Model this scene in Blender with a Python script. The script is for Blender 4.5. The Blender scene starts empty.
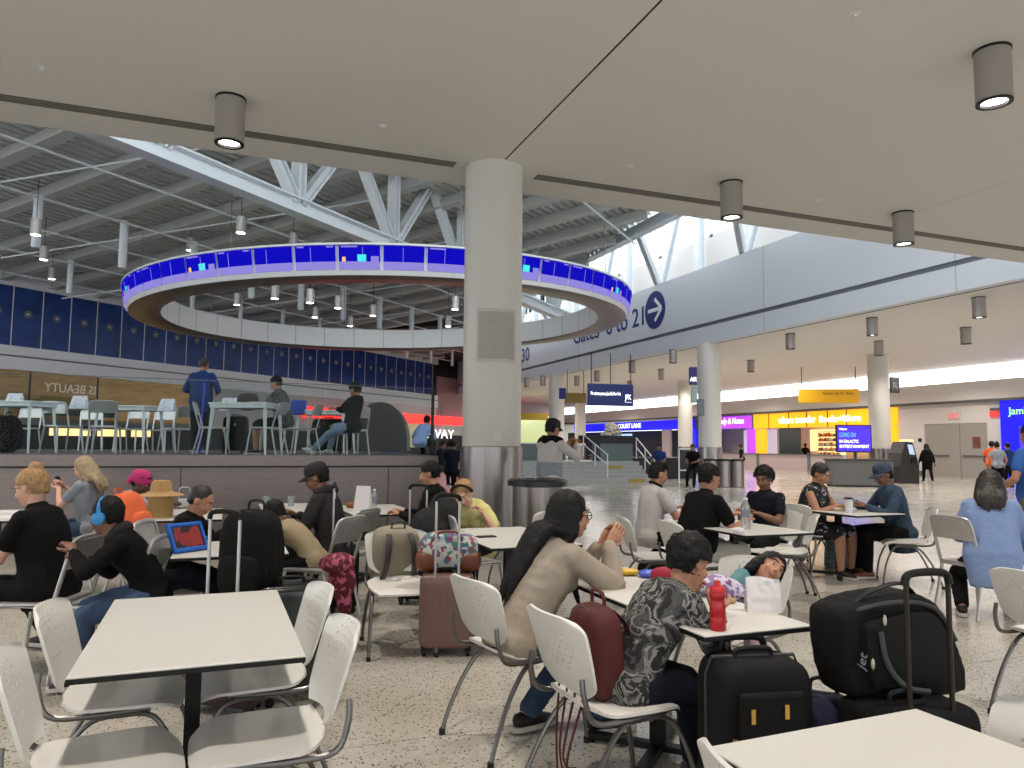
import bpy, bmesh, math, random
from mathutils import Vector, Matrix, Euler, noise
random.seed(7)
PI=math.pi; R=math.radians
sc=bpy.context.scene; COL=sc.collection
# ---------------------------------------------------------------- camera
F=740.0; PIT=R(4.7); ROLL=R(0.5); YAW=R(20.9); H=1.45
cd=bpy.data.cameras.new('camera'); cam=bpy.data.objects.new('camera',cd); COL.objects.link(cam)
cd.sensor_width=36; cd.lens=36*F/1024; cd.clip_end=400; cd.clip_start=0.05
cam.location=(0,0,H)
cam.rotation_euler=(Matrix.Rotation(-YAW,3,'Z')@Matrix.Rotation(PI/2+PIT,3,'X')@Matrix.Rotation(ROLL,3,'Z')).to_euler()
sc.camera=cam
def ray(px,py):
    x=(px-512)/F; y=(384-py)/F
    c,s=math.cos(ROLL),math.sin(ROLL); x,y=c*x-s*y,s*x+c*y
    fy=math.cos(PIT)-y*math.sin(PIT); up=math.sin(PIT)+y*math.cos(PIT)
    return (fy*math.sin(YAW)+x*math.cos(YAW), fy*math.cos(YAW)-x*math.sin(YAW), up)
def G(px,py,z=0.0):            # world point at height z
    d=ray(px,py); t=(z-H)/d[2]; return Vector((d[0]*t,d[1]*t,z))
def atD(px,py,D):              # world point at depth D
    d=ray(px,py); f=d[0]*math.sin(YAW)+d[1]*math.cos(YAW); t=D/f
    return Vector((d[0]*t,d[1]*t,H+d[2]*t))
def hd(h): return -(YAW+R(h))  # heading seen from the camera: 0 away, 90 to the right, 180 towards
# ---------------------------------------------------------------- materials
def nodes(m):
    m.use_nodes=True; nt=m.node_tree; return nt, nt.nodes, nt.links, nt.nodes['Principled BSDF']
def lin(c): return tuple(((v/12.92) if v<=.04045 else ((v+.055)/1.055)**2.4) for v in c)
def mat(name,c,rough=.6,metal=0,emit=0,ecol=None,bump=0,bscale=60,var=0,vscale=8,spec=.5,stretch=None,alpha=1,trans=0):
    m=bpy.data.materials.new(name); nt,N,L,b=nodes(m)
    c=lin(c); b.inputs['Base Color'].default_value=(*c,1); b.inputs['Roughness'].default_value=rough
    b.inputs['Metallic'].default_value=metal; b.inputs['Specular IOR Level'].default_value=spec
    if emit:
        b.inputs['Emission Color'].default_value=(*lin(ecol),1) if ecol else (*c,1); b.inputs['Emission Strength'].default_value=emit
    if alpha<1: b.inputs['Alpha'].default_value=alpha
    if trans: b.inputs['Transmission Weight'].default_value=trans
    if bump or var:
        tc=N.new('ShaderNodeTexCoord'); mp=N.new('ShaderNodeMapping'); L.new(tc.outputs['Object'],mp.inputs[0])
        if stretch: mp.inputs['Scale'].default_value=stretch
    if var:
        n=N.new('ShaderNodeTexNoise'); n.inputs['Scale'].default_value=vscale; n.inputs['Detail'].default_value=4; L.new(mp.outputs[0],n.inputs['Vector'])
        r=N.new('ShaderNodeValToRGB'); r.color_ramp.elements[0].position=.3; r.color_ramp.elements[1].position=.7
        r.color_ramp.elements[0].color=(*[v*(1-var) for v in c],1); r.color_ramp.elements[1].color=(*[min(1,v*(1+var)) for v in c],1)
        L.new(n.outputs['Fac'],r.inputs[0]); L.new(r.outputs[0],b.inputs['Base Color'])
    if bump:
        n2=N.new('ShaderNodeTexNoise'); n2.inputs['Scale'].default_value=bscale; n2.inputs['Detail'].default_value=3; L.new(mp.outputs[0],n2.inputs['Vector'])
        bp=N.new('ShaderNodeBump'); bp.inputs['Strength'].default_value=bump; bp.inputs['Distance'].default_value=.01
        L.new(n2.outputs['Fac'],bp.inputs['Height']); L.new(bp.outputs[0],b.inputs['Normal'])
    return m
def ramp_mat(name,cols,scale=8,rough=.8,dist=0,tex='noise',detail=3,stretch=None,constant=True):
    m=bpy.data.materials.new(name); nt,N,L,b=nodes(m); b.inputs['Roughness'].default_value=rough
    tc=N.new('ShaderNodeTexCoord'); mp=N.new('ShaderNodeMapping'); L.new(tc.outputs['Object'],mp.inputs[0])
    if stretch: mp.inputs['Scale'].default_value=stretch
    if tex=='noise':
        n=N.new('ShaderNodeTexNoise'); n.inputs['Detail'].default_value=detail; n.inputs['Distortion'].default_value=dist; out=n.outputs['Fac']
    elif tex=='voro':
        n=N.new('ShaderNodeTexVoronoi'); out=n.outputs['Distance']
    elif tex=='cell':
        n=N.new('ShaderNodeTexVoronoi'); sp=N.new('ShaderNodeSeparateColor'); L.new(n.outputs['Color'],sp.inputs[0]); out=sp.outputs[0]
    n.inputs['Scale'].default_value=scale; L.new(mp.outputs[0],n.inputs['Vector'])
    r=N.new('ShaderNodeValToRGB'); cr=r.color_ramp
    if constant: cr.interpolation='CONSTANT'
    while len(cr.elements)<len(cols): cr.elements.new(.5)
    for e,(p,c) in zip(cr.elements,cols): e.position=p; e.color=(*lin(c),1)
    L.new(out,r.inputs[0]); L.new(r.outputs[0],b.inputs['Base Color']); return m
M={}
M['ceil']=mat('ceiling_paint',(.86,.85,.83),.75,bump=.02,bscale=20)
M['wallpaint']=mat('wall_paint',(.84,.82,.80),.6)
M['fascia']=mat('fascia_panel',(.80,.82,.84),.45)
M['groove']=mat('groove_grey',(.42,.44,.46),.5)
M['dark']=mat('dark_gap',(.10,.095,.09),.8)
M['slat']=mat('slot_grille',(.20,.19,.18),.7)
M['col']=mat('column_paint',(.80,.79,.76),.5,bump=.02,bscale=8)
M['steel']=mat('brushed_steel',(.58,.55,.54),.30,.95,bump=.04,bscale=14,stretch=(30,30,.3),var=.12,vscale=6)
M['steelwall']=mat('steel_wall',(.50,.465,.455),.45,.85,bump=.05,bscale=10,stretch=(3,3,30),var=.10,vscale=3)
M['tube']=mat('grey_tube',(.44,.43,.42),.35,.8)
M['alu']=mat('aluminium',(.76,.75,.74),.38,.7,var=.1,vscale=10)
M['lampbody']=mat('lamp_body',(.62,.60,.58),.4,.35,bump=.02,bscale=20,stretch=(20,20,1))
M['black']=mat('black_metal',(.03,.028,.028),.5,spec=.3)
M['rubber']=mat('rubber',(.06,.06,.06),.8)
M['laminate']=mat('white_laminate',(.78,.77,.745),.38,bump=.01,bscale=30)
M['plastic']=mat('cream_plastic',(.83,.815,.79),.42,bump=.01,bscale=50)
M['white']=mat('white_metal',(.86,.87,.88),.4)
M['lens']=mat('lamp_lens',(1,1,1),.4,emit=14,ecol=(1,.97,.92))
M['cove']=mat('cove_glow_panel',(1,1,1),.5,emit=2.6,ecol=(1,.96,.93))
M['gold']=mat('bronze_facade',(.66,.54,.36),.35,.6,var=.25,vscale=1.2,stretch=(1,1,6))
M['blue']=mat('blue_panel',(.11,.24,.50),.22,var=.25,vscale=1.5)
M['band']=mat('white_band',(.90,.91,.92),.4)
M['roof']=mat('roof_deck',(.80,.81,.80),.5)
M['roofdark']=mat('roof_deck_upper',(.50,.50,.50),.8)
M['beam']=mat('roof_beam',(.74,.75,.74),.6)
M['truss']=mat('truss_white',(.86,.89,.91),.4)
M['signblue']=mat('sign_blue',(.10,.16,.36),.5,emit=.25,ecol=(.10,.17,.42))
M['navy']=mat('sign_navy',(.10,.12,.42),.5)
M['yellow']=mat('sign_yellow',(.80,.60,.06),.5,emit=.25,ecol=(.85,.62,.05))
M['ledblue']=mat('led_blue',(.05,.05,.8),.4,emit=1.1,ecol=(.04,.03,.86))
M['ledblue2']=mat('led_deep_blue',(.05,.03,.5),.4,emit=.6,ecol=(.05,.03,.60))
M['ledlav']=mat('led_lavender',(.06,.06,.12),.9,spec=.05,emit=.8,ecol=(.60,.56,.90)); M['ringblue']=mat('ring_screen_blue',(.01,.01,.06),.9,emit=.75,ecol=(.06,.03,.80),spec=.05)
M['ledteal']=mat('led_teal',(.1,.7,.7),.4,emit=.7,ecol=(.15,.75,.75))
M['ledorange']=mat('led_orange',(.9,.6,.2),.4,emit=.8,ecol=(.9,.62,.2))
M['ledred']=mat('led_red',(.95,.15,.12),.4,emit=1.6,ecol=(.95,.16,.12))
M['ledpurple']=mat('led_purple',(.65,.25,.9),.4,emit=1.1,ecol=(.66,.25,.92))
M['ledamber']=mat('led_amber',(.95,.65,.1),.4,emit=1.15,ecol=(.93,.62,.07))
M['ledwhite']=mat('led_white',(1,1,1),.4,emit=1.6)
M['ledcyan']=mat('led_cyan',(.3,.7,1),.4,emit=1.0,ecol=(.3,.65,1))
M['ledgreen']=mat('led_green',(.6,.9,.3),.4,emit=1.2,ecol=(.6,.95,.4))
M['exitred']=mat('exit_red',(.8,.2,.2),.4,emit=1.0,ecol=(.85,.25,.22))
M['warmglow']=mat('warm_shop_glow',(1,.85,.6),.5,emit=1.3,ecol=(1,.83,.55))
M['grey']=mat('grey_paint',(.36,.36,.36),.5)
M['dgrey']=mat('dark_grey_paint',(.17,.17,.17),.5)
M['door']=mat('door_paint',(.62,.60,.57),.5)
M['shopdark']=mat('shop_dark',(.09,.09,.11),.6,var=.4,vscale=2)
M['counter']=mat('pale_counter',(.78,.71,.70),.4)
M['step']=mat('step_stone',(.62,.63,.62),.4,var=.1,vscale=10)
M['deckfloor']=mat('deck_floor',(.35,.34,.33),.4,var=.2,vscale=6)
M['frost']=mat('grey_green_panel',(.36,.42,.42),.4)
def glass(name,tint=(.9,.95,.95),gl=.10):
    m=bpy.data.materials.new(name); nt,N,L,b=nodes(m); N.remove(b); out=N['Material Output']
    t=N.new('ShaderNodeBsdfTransparent'); t.inputs[0].default_value=(*tint,1); g=N.new('ShaderNodeBsdfGlossy'); g.inputs['Roughness'].default_value=.02
    f=N.new('ShaderNodeLayerWeight'); f.inputs['Blend'].default_value=gl; mx=N.new('ShaderNodeMixShader')
    L.new(f.outputs['Fresnel'],mx.inputs[0]); L.new(t.outputs[0],mx.inputs[1]); L.new(g.outputs[0],mx.inputs[2]); L.new(mx.outputs[0],out.inputs[0]); return m
M['glass']=glass('rail_glass')
M['clearplastic']=mat('clear_plastic',(.85,.9,.92),.15,trans=.8,alpha=.7)
# terrazzo floor
def terrazzo():
    m=bpy.data.materials.new('terrazzo'); nt,N,L,b=nodes(m)
    tc=N.new('ShaderNodeTexCoord')
    v=N.new('ShaderNodeTexVoronoi'); v.inputs['Scale'].default_value=78; L.new(tc.outputs['Object'],v.inputs['Vector'])
    sp=N.new('ShaderNodeSeparateColor'); L.new(v.outputs['Color'],sp.inputs[0])
    r=N.new('ShaderNodeValToRGB'); cr=r.color_ramp; cr.interpolation='CONSTANT'
    cols=[(0,(.16,.15,.14)),(.10,(.38,.36,.33)),(.20,(.66,.64,.60)),(.45,(.71,.69,.65)),(.8,(.76,.74,.70))]
    while len(cr.elements)<5: cr.elements.new(.5)
    for e,(p,c) in zip(cr.elements,cols): e.position=p; e.color=(*lin(c),1)
    L.new(sp.outputs[0],r.inputs[0])
    # chips only cover the middle of a cell
    th=N.new('ShaderNodeMath'); th.operation='LESS_THAN'; th.inputs[1].default_value=.42; L.new(v.outputs['Distance'],th.inputs[0])
    mx=N.new('ShaderNodeMix'); mx.data_type='RGBA'; mx.inputs[6].default_value=(*lin((.70,.68,.64)),1)
    L.new(th.outputs[0],mx.inputs[0]); L.new(r.outputs[0],mx.inputs[7])
    # faint dirt
    n=N.new('ShaderNodeTexNoise'); n.inputs['Scale'].default_value=.9; n.inputs['Detail'].default_value=6; L.new(tc.outputs['Object'],n.inputs['Vector'])
    r2=N.new('ShaderNodeValToRGB'); r2.color_ramp.elements[0].position=.35; r2.color_ramp.elements[0].color=(.80,.78,.74,1); r2.color_ramp.elements[1].position=.62; r2.color_ramp.elements[1].color=(1,1,1,1)
    L.new(n.outputs['Fac'],r2.inputs[0])
    # brass joints every 3.7 m
    mul=N.new('ShaderNodeMix'); mul.data_type='RGBA'; mul.blend_type='MULTIPLY'; mul.inputs[0].default_value=1
    L.new(mx.outputs[2],mul.inputs[6]); L.new(r2.outputs[0],mul.inputs[7])
    br=N.new('ShaderNodeTexBrick'); br.offset=0; br.inputs['Scale'].default_value=1; br.inputs['Brick Width'].default_value=1.85; br.inputs['Row Height'].default_value=1.85; br.inputs['Mortar Size'].default_value=.004
    br.inputs['Color1'].default_value=br.inputs['Color2'].default_value=(1,1,1,1); br.inputs['Mortar'].default_value=(.55,.53,.5,1); L.new(tc.outputs['Object'],br.inputs['Vector'])
    mul2=N.new('ShaderNodeMix'); mul2.data_type='RGBA'; mul2.blend_type='MULTIPLY'; mul2.inputs[0].default_value=1
    L.new(mul.outputs[2],mul2.inputs[6]); L.new(br.outputs[0],mul2.inputs[7])
    L.new(mul2.outputs[2],b.inputs['Base Color'])
    n3=N.new('ShaderNodeTexNoise'); n3.inputs['Scale'].default_value=2.5; n3.inputs['Detail'].default_value=5; L.new(tc.outputs['Object'],n3.inputs['Vector'])
    mr=N.new('ShaderNodeMapRange'); mr.inputs[3].default_value=.10; mr.inputs[4].default_value=.26; L.new(n3.outputs['Fac'],mr.inputs[0]); L.new(mr.outputs[0],b.inputs['Roughness'])
    return m
M['floor']=terrazzo()
# ---------------------------------------------------------------- mesh builder
class MB:
    def __init__(s): s.v=[]; s.f=[]; s.m=[]; s.xf=None
    def add(s,vs,fs,mi=0):
        o=len(s.v)
        for p in vs:
            p=Vector(p); s.v.append(s.xf@p if s.xf is not None else p)
        for f in fs: s.f.append(tuple(i+o for i in f)); s.m.append(mi)
        return s
    def box(s,x0,y0,z0,x1,y1,z1,mi=0):
        return s.add([(x0,y0,z0),(x1,y0,z0),(x1,y1,z0),(x0,y1,z0),(x0,y0,z1),(x1,y0,z1),(x1,y1,z1),(x0,y1,z1)],
          [(0,3,2,1),(4,5,6,7),(0,1,5,4),(1,2,6,5),(2,3,7,6),(3,0,4,7)],mi)
    def cbox(s,c,sx,sy,sz,mi=0,rot=None):
        old=s.xf; m=Matrix.Translation(c)@(rot.to_4x4() if rot is not None else Matrix.Identity(4)); s.xf=(old@m) if old is not None else m
        s.box(-sx/2,-sy/2,-sz/2,sx/2,sy/2,sz/2,mi); s.xf=old; return s
    def rings(s,rings,mi=0,cap=True,closed=False):
        n=len(rings[0]); vs=[p for r in rings for p in r]; fs=[]
        k=len(rings)
        for i in range(k if closed else k-1):
            a=i*n; b=((i+1)%k)*n
            for j in range(n):
                j2=(j+1)%n; fs.append((a+j,a+j2,b+j2,b+j))
        if cap and not closed: fs.append(tuple(range(n-1,-1,-1))); fs.append(tuple((k-1)*n+j for j in range(n)))
        return s.add(vs,fs,mi)
    def tube(s,pts,r,n=8,mi=0,closed=False,flat=1.0,ref=None,cap=True):
        pts=[Vector(p) for p in pts]; k=len(pts); rr=r if isinstance(r,(list,tuple)) else [r]*k
        prev=None; out=[]
        for i,p in enumerate(pts):
            if closed: t=(pts[(i+1)%k]-pts[i-1])
            else: t=pts[min(i+1,k-1)]-pts[max(i-1,0)]
            if t.length<1e-9: t=Vector((0,0,1))
            t.normalize()
            if ref is not None: u=Vector(ref)
            elif prev is None: u=Vector((1,0,0)) if abs(t.x)<.8 else Vector((0,1,0))
            else: u=prev
            u=(u-t*u.dot(t)); u.normalize(); prev=u; w=t.cross(u)
            out.append([p+u*(math.cos(2*PI*j/n)*rr[i])+w*(math.sin(2*PI*j/n)*rr[i]*flat) for j in range(n)])
        return s.rings(out,mi,cap,closed)
    def cyl(s,p0,p1,r0,r1=None,n=16,mi=0): return s.tube([p0,p1],[r0,r0 if r1 is None else r1],n,mi)
    def lathe(s,prof,c=(0,0,0),n=24,mi=0,cap=True):
        return s.rings([[(c[0]+r*math.cos(2*PI*j/n),c[1]+r*math.sin(2*PI*j/n),c[2]+z) for j in range(n)] for r,z in prof],mi,cap)
    def ell(s,c,rx,ry,rz,n=12,k=8,mi=0,rot=None):
        c=Vector(c); out=[]
        for i in range(k+1):
            a=PI*i/k; z=-math.cos(a); q=max(math.sin(a),.02); ring=[]
            for j in range(n):
                p=Vector((rx*q*math.cos(2*PI*j/n),ry*q*math.sin(2*PI*j/n),rz*z)); ring.append(c+((rot@p) if rot is not None else p))
            out.append(ring)
        return s.rings(out,mi)
    def prism(s,poly,d,mi=0):       # poly: 3D points in order; d: extrusion vector
        n=len(poly); a=[Vector(p) for p in poly]; b=[p+Vector(d) for p in a]
        return s.add(a+b,[tuple(range(n-1,-1,-1)),tuple(range(n,2*n))]+[(i,(i+1)%n,n+(i+1)%n,n+i) for i in range(n)],mi)
    def mesh(s,name='m',mats=()):
        me=bpy.data.meshes.new(name); me.from_pydata([tuple(v) for v in s.v],[],s.f)
        for m in mats: me.materials.append(m)
        me.polygons.foreach_set('material_index',s.m); me.update()
        bm=bmesh.new(); bm.from_mesh(me); bmesh.ops.recalc_face_normals(bm,faces=bm.faces); bm.to_mesh(me); bm.free()
        return me
    def build(s,name,mats,parent=None,smooth=False,bevel=0,seg=2,auto=True):
        if not isinstance(mats,(list,tuple)): mats=[mats]
        o=bpy.data.objects.new(name,s.mesh(name,mats)); COL.objects.link(o)
        if parent: o.parent=parent
        if smooth:
            me=o.data
            me.polygons.foreach_set('use_smooth',[True]*len(me.polygons))
            if auto: me.set_sharp_from_angle(angle=R(40))
        if bevel:
            b=o.modifiers.new('bevel','BEVEL'); b.width=bevel; b.segments=seg; b.limit_method='ANGLE'; b.angle_limit=R(40)
        return o
def tag(o,label,cat,group=None,loc=None,rotz=None):
    o['label']=label; o['category']=cat
    if group: o['group']=group
    if loc is not None: o.location=loc
    if rotz is not None: o.rotation_euler[2]=rotz
    return o
def thing(name,label,cat,loc=(0,0,0),rotz=0,group=None):
    o=bpy.data.objects.new(name,None); COL.objects.link(o); o.empty_display_size=.1
    return tag(o,label,cat,group,loc,rotz)
def struct(o): o['kind']='structure'; return o
def copy_tree(o,parent=None):
    c=o.copy(); COL.objects.link(c)
    if parent: c.parent=parent
    for ch in list(o.children): copy_tree(ch,c)
    return c
def dup(root,loc,rotz,label,group=None):
    r=copy_tree(root); r.location=loc; r.rotation_euler=(0,0,rotz); r['label']=label
    if group: r['group']=group
    return r
class Stock:                      # first use moves the original, later uses copy it
    def __init__(s,o): s.o=o; s.used=False
    def put(s,loc,rotz,label,group=None,tilt=None):
        if not s.used:
            s.used=True; r=s.o; r.location=loc; r.rotation_euler=(0,0,rotz); r['label']=label
            if group: r['group']=group
            return r
        return dup(s.o,loc,rotz,label,group)
def text(body,size,mat_,loc,rot,parent=None,name='lettering',ext=.01,width=None,align='LEFT',shear=0,bold=0):
    c=bpy.data.curves.new(name,'FONT'); c.body=body; c.size=size; c.extrude=ext; c.align_x=align; c.shear=shear; c.offset=bold; c.resolution_u=3
    t=bpy.data.objects.new(name,c); COL.objects.link(t); bpy.context.view_layer.update()
    me=bpy.data.meshes.new_from_object(t.evaluated_get(bpy.context.evaluated_depsgraph_get()))
    bpy.data.objects.remove(t); o=bpy.data.objects.new(name,me); COL.objects.link(o); me.materials.clear(); me.materials.append(mat_)
    if width:
        xs=[v.co.x for v in me.vertices]; k=width/(max(xs)-min(xs))
        for v in me.vertices: v.co.x*=k
    o.location=loc; o.rotation_euler=rot
    if parent: o.parent=parent
    return o
# ================================================================ THE SETTING
ZC=5.6
def sbox(name,m,*b): return struct(MB().box(*b).build(name,m))
sbox('floor',M['floor'],-40,-12,-.2,60,90,0)
# near ceiling with a column seam, air slots and fittings
cl=MB(); cl.box(-16,-6,ZC,3.615,11.12,ZC+.6); cl.box(3.645,-6,ZC,11.195,11.12,ZC+.6); cl.box(11.21,-6,ZC,17.8,11.12,ZC+.6); cl.box(3.6,-6,ZC+.01,11.3,11.1,ZC+.5,1)
struct(cl.build('ceiling',[M['ceil'],M['dark']]))
for n,(x0,x1) in enumerate(((-14,3.0),(4.3,17.7))):
    b=MB(); b.box(x0,10.22,ZC-.004,x1,10.43,ZC+.01,0)
    for k in range(4): b.box(x0,10.235+k*.05,ZC-.012,x1,10.255+k*.05,ZC-.003,1)
    struct(b.build('trim_%d'%(n+1),[M['slat'],mat('slot_louvre',(.52,.5,.47),.6)]))
# far ceiling right of the fascia
cl=MB(); cl.box(18.1,-6,ZC,34.7,85,ZC+.5); struct(cl.build('ceiling_concourse',M['ceil']))
b=MB(); b.box(18.15,-6,ZC-.004,18.27,85,ZC+.01); struct(b.build('trim_3',M['dark']))
# fascia / bulkhead
b=MB(); b.box(17.8,-6,6.42,18.1,85,8.7,0); b.box(17.86,-6,6.27,18.1,85,6.42,1); b.box(17.8,-6,ZC-.02,18.1,85,6.27,0)
for y in (6.3,13.8,21.3,36.4,43.9): b.box(17.795,y,ZC,17.80,y+.012,8.7,1)
struct(b.build('wall_fascia',[M['fascia'],M['groove']]))
# ceiling of plenum over fascia + clerestory wall
b=MB(); b.box(18.1,-6,8.66,19.4,85,8.7); struct(b.build('ledge_trim_4',M['fascia'])).name='trim_4'
b=MB(); b.box(19.0,-6,8.7,19.3,85,10.4,0); b.box(19.0,-6,16.5,19.3,85,17.2,0)
struct(b.build('wall_clerestory',M['wallpaint']))
k=0
for y in range(6,70,4):
    b=MB()
    for (a,c_,z0,z1) in ((y,y+.12,10.4,16.5),(y+3.88,y+4,10.4,16.5),(y,y+4,10.4,10.5),(y,y+4,13.4,13.5),(y,y+4,16.4,16.5)): b.box(19.0,a,z0,19.2,c_,z1,0)
    for q in (1,2,3): b.box(19.05,y+q-.03,10.4,19.15,y+q+.03,16.5,0)
    b.box(19.12,y+.1,10.5,19.13,y+3.9,16.4,1)
    k+=1; struct(b.build('window_%d'%k,[M['white'],M['glass']]))
# shop side wall (right)
XW=34.7
b=MB(); b.box(XW,-6,3.9,XW+.4,85,4.82,0); b.box(XW+1.2,-6,4.82,XW+1.4,85,ZC,0); b.box(XW,-6,3.78,XW+1.6,85,3.9,1)
struct(b.build('wall_right',[M['wallpaint'],M['grey']]))
b=MB(); b.box(XW+.02,-6,4.8,XW+1.2,85,4.83); struct(b.build('trim_5',M['wallpaint']))
b=MB(); b.box(XW+1.05,-6,4.86,XW+1.15,85,5.56); c_=b.build('cove_glow_panel',M['cove']); tag(c_,'long white back panel made to glow as cove lighting above the shop bulkhead','light')  # back panel emits, standing in for the wash of a hidden cove strip
# shopfront plane
def onX(px,py,X):
    d=ray(px,py); t=X/d[0]; return d[1]*t,H+d[2]*t
XS=35.0
yA=onX(755,440,XS)[0]; yB=onX(899,440,XS)[0]; yP0=onX(751,440,XS)[0]; yP1=onX(716,440,XS)[0]; yD0=onX(988,450,XS)[0]; yD1=onX(925,450,XS)[0]; yJ=onX(1004,440,XS)[0]
b=MB(); b.box(XS,yB-.0,0,XS+.3,yD1,3.8); b.box(XS,yD1,2.75,XS+.3,yD1,3.8); b.box(XS,yD1,2.8,XS+.3,yD0,3.8) if 0 else None
b=MB()
b.box(XS,yJ,0,XS+.3,yD0,3.8); b.box(XS,yD1,0,XS+.3,yB,3.8); b.box(XS,yD0,2.75,XS+.3,yD1,3.8)
b.box(XS,-6,0,XS+.3,yJ-6,3.8)
struct(b.build('wall_shops',M['wallpaint']))
b=MB(); b.box(XS-.03,yD1,0,XS,yB,.25); b.box(XS-.03,yJ,0,XS,yD0,.25); struct(b.build('baseboard_right',M['grey']))
# double doors
for n,(a,c_) in enumerate(((yD0,(yD0+yD1)/2-.25),((yD0+yD1)/2+.25,yD1))):
    d=MB().box(XS+.05,a+.03,0,XS+.12,c_-.03,2.75).build('door_%d'%(n+1),M['door'])
    MB().box(XS-.02,a+.15,1.05,XS+.05,c_-.15,1.12).build('push_bar',M['grey'],d); struct(d)
sbox('trim_6',M['door'],XS+.02,(yD0+yD1)/2-.25,0,XS+.1,(yD0+yD1)/2+.25,2.75)
t=thing('exit_sign','red lit EXIT sign above the pair of grey doors in the far wall','sign',(XS-.05,onX(955,418,XS)[0],3.15))
MB().box(-.05,-.32,-.16,.03,.32,.16).build('sign_panel',M['wallpaint'],t); text('EXIT',.34,M['exitred'],(-.06,.30,-.13),(PI/2,0,-PI/2),t,width=.56)
t=thing('fire_alarm_sign','small red lit sign on the wall right of the EXIT sign','sign',(XS-.05,onX(995,414,XS)[0],3.25))
MB().box(-.06,-.2,-.25,.03,.2,.05).build('sign_panel',M['exitred'],t); MB().box(-.1,-.4,.08,.03,.15,.2).build('bracket',M['grey'],t)
t=MB().box(XS+.02,onX(976,443,XS)[0]-.2,1.5,XS+.045,onX(976,443,XS)[0]+.2,2.05).build('door_notice',mat('maroon_notice',(.45,.25,.22),.6)); tag(t,'small maroon notice stuck on the right-hand grey door','notice')
t=MB().box(XS-.03,onX(920,437,XS)[0]-.1,1.8,XS,onX(920,437,XS)[0]+.1,2.0).build('wall_switch',M['dgrey']); tag(t,'small dark square box on the pale wall beside the doors','switch')
# end wall and back wall
sbox('wall_back',M['wallpaint'],17,80,0,40,80.5,9)
b=MB(); b.box(-16,-8.3,0,40,-8,.9); b.box(-16,-8.3,4.6,40,-8,ZC+.6)
for x in range(-16,41,4): b.box(x-.25,-8.3,.9,x+.25,-8,4.6)
struct(b.build('wall_rear',M['wallpaint']))
b=MB(); b.box(-16.3,-8,0,-16,11.1,.9); b.box(-16.3,-8,4.6,-16,11.1,ZC+.6)
for y in range(-8,12,4): b.box(-16.3,y-.25,.9,-16,y+.25,4.6)
struct(b.build('wall_left',M['wallpaint'])); sbox('ceiling_rear',M['ceil'],-16,-8,ZC,40,-6,ZC+.6)
# columns -----------------------------------------------------------
def column(x,y,dia,label,first=False):
    t=thing('concrete_column',label,'column',(x,y,0),0,'round white columns')
    r=dia/2
    MB().lathe([(r,1.42),(r,ZC)],n=48).build('shaft',M['col'],t,True); MB().lathe([(r+.03,0),(r+.03,1.42),(r,1.43)],n=48).build('steel_cladding',M['steel'],t,True)
    return t
c1=column(3.61,10.28,.86,'thick white column with steel base standing in the middle of the seating',True)
def on_column(t,ang,z0,z1,w,m,name,r=.43,th=.012):
    b=MB(); k=8
    for q in range(k):
        a0=ang-w/2/r+w/r*q/k; a1=ang-w/2/r+w/r*(q+1)/k; P=[]
        for rr in (r+.001,r+th):
            for a in (a0,a1): P.append((rr*math.cos(a),rr*math.sin(a)))
        b.add([(P[0][0],P[0][1],z0),(P[1][0],P[1][1],z0),(P[3][0],P[3][1],z0),(P[2][0],P[2][1],z0),(P[0][0],P[0][1],z1),(P[1][0],P[1][1],z1),(P[3][0],P[3][1],z1),(P[2][0],P[2][1],z1)],
              [(0,1,2,3),(4,7,6,5),(0,4,5,1),(1,5,6,2),(2,6,7,3),(3,7,4,0)])
    return b.build(name,m,t,True)
camang=math.atan2(-10.28,-3.61)
gr=on_column(c1,camang+.15,2.62,3.4,.60,mat('grille_rim',(.74,.73,.70),.5),'grille_frame'); on_column(c1,camang+.15,2.67,3.35,.53,ramp_mat('grille_mesh',[(0,(.70,.69,.66)),(.4,(.62,.61,.59))],90,.6,tex='voro'),'grille_mesh',.43,.02)
on_column(c1,camang+.2,1.5,1.62,.1,M['wallpaint'],'small_plate')
column(18.08,25.0,.9,'white column below the fascia with the bins beside it')
column(27.0,24.9,.88,'white column in front of the bookshop beside the advert screen')
column(18.08,39.9,.9,'white column far down the fascia behind the man with the cap')
column(27.0,39.9,.9,'pale column seen just left of the column with the bins')
column(27.0,54.9,.9,'most distant pale column behind the hanging blue sign')
ESPOT=400
# downlights ----------------------------------------------------------
t=thing('ceiling_downlight','x','ceiling light')
MB().lathe([(.17,0),(.17,-.56),(.155,-.56),(.15,-.52)],n=32).build('housing',M['lampbody'],t,True)
MB().lathe([(.178,.002),(.178,-.025)],n=32).build('mounting_ring',M['black'],t,True)
MB().lathe([(.125,-.53),(.12,-.545),(.0,-.55)],n=32).build('lens',M['lens'],t,True)
MB().lathe([(.17,-.555),(.17,-.575),(.128,-.575),(.125,-.54)],n=32,cap=False).build('rim',M['black'],t,True)
LS=Stock(t)
CONC=[(21.2,y) for y in (13,20,27,35,44)]+[(26,y) for y in (15,22,30,38,50)]+[(31.5,y) for y in (14,20,26,33,41,50,60)]
near=[(7.3,5.15,'large ceiling downlight at the top right corner of the view'),(-.12,9.3,'ceiling downlight left of the central column, over the slot'),(7.26,9.4,'ceiling downlight right of the central column, over the slot'),(11.0,9.5,'ceiling downlight farthest right along the near slot')]
far=[(19.12,14.18,'large downlight of the far ceiling nearest the right edge'),(19.12,17.8,'far-ceiling downlight by the fascia above the bookshop column'),(19.12,21.5,'far-ceiling downlight right of the column with the bins'),
 (23.5,17.95,'far-ceiling downlight second from the right edge'),(23.5,21.6,'downlight just in front of the top of the bookshop column'),(23.3,28.9,'far-ceiling downlight between the yellow sign and bins column')]
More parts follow.
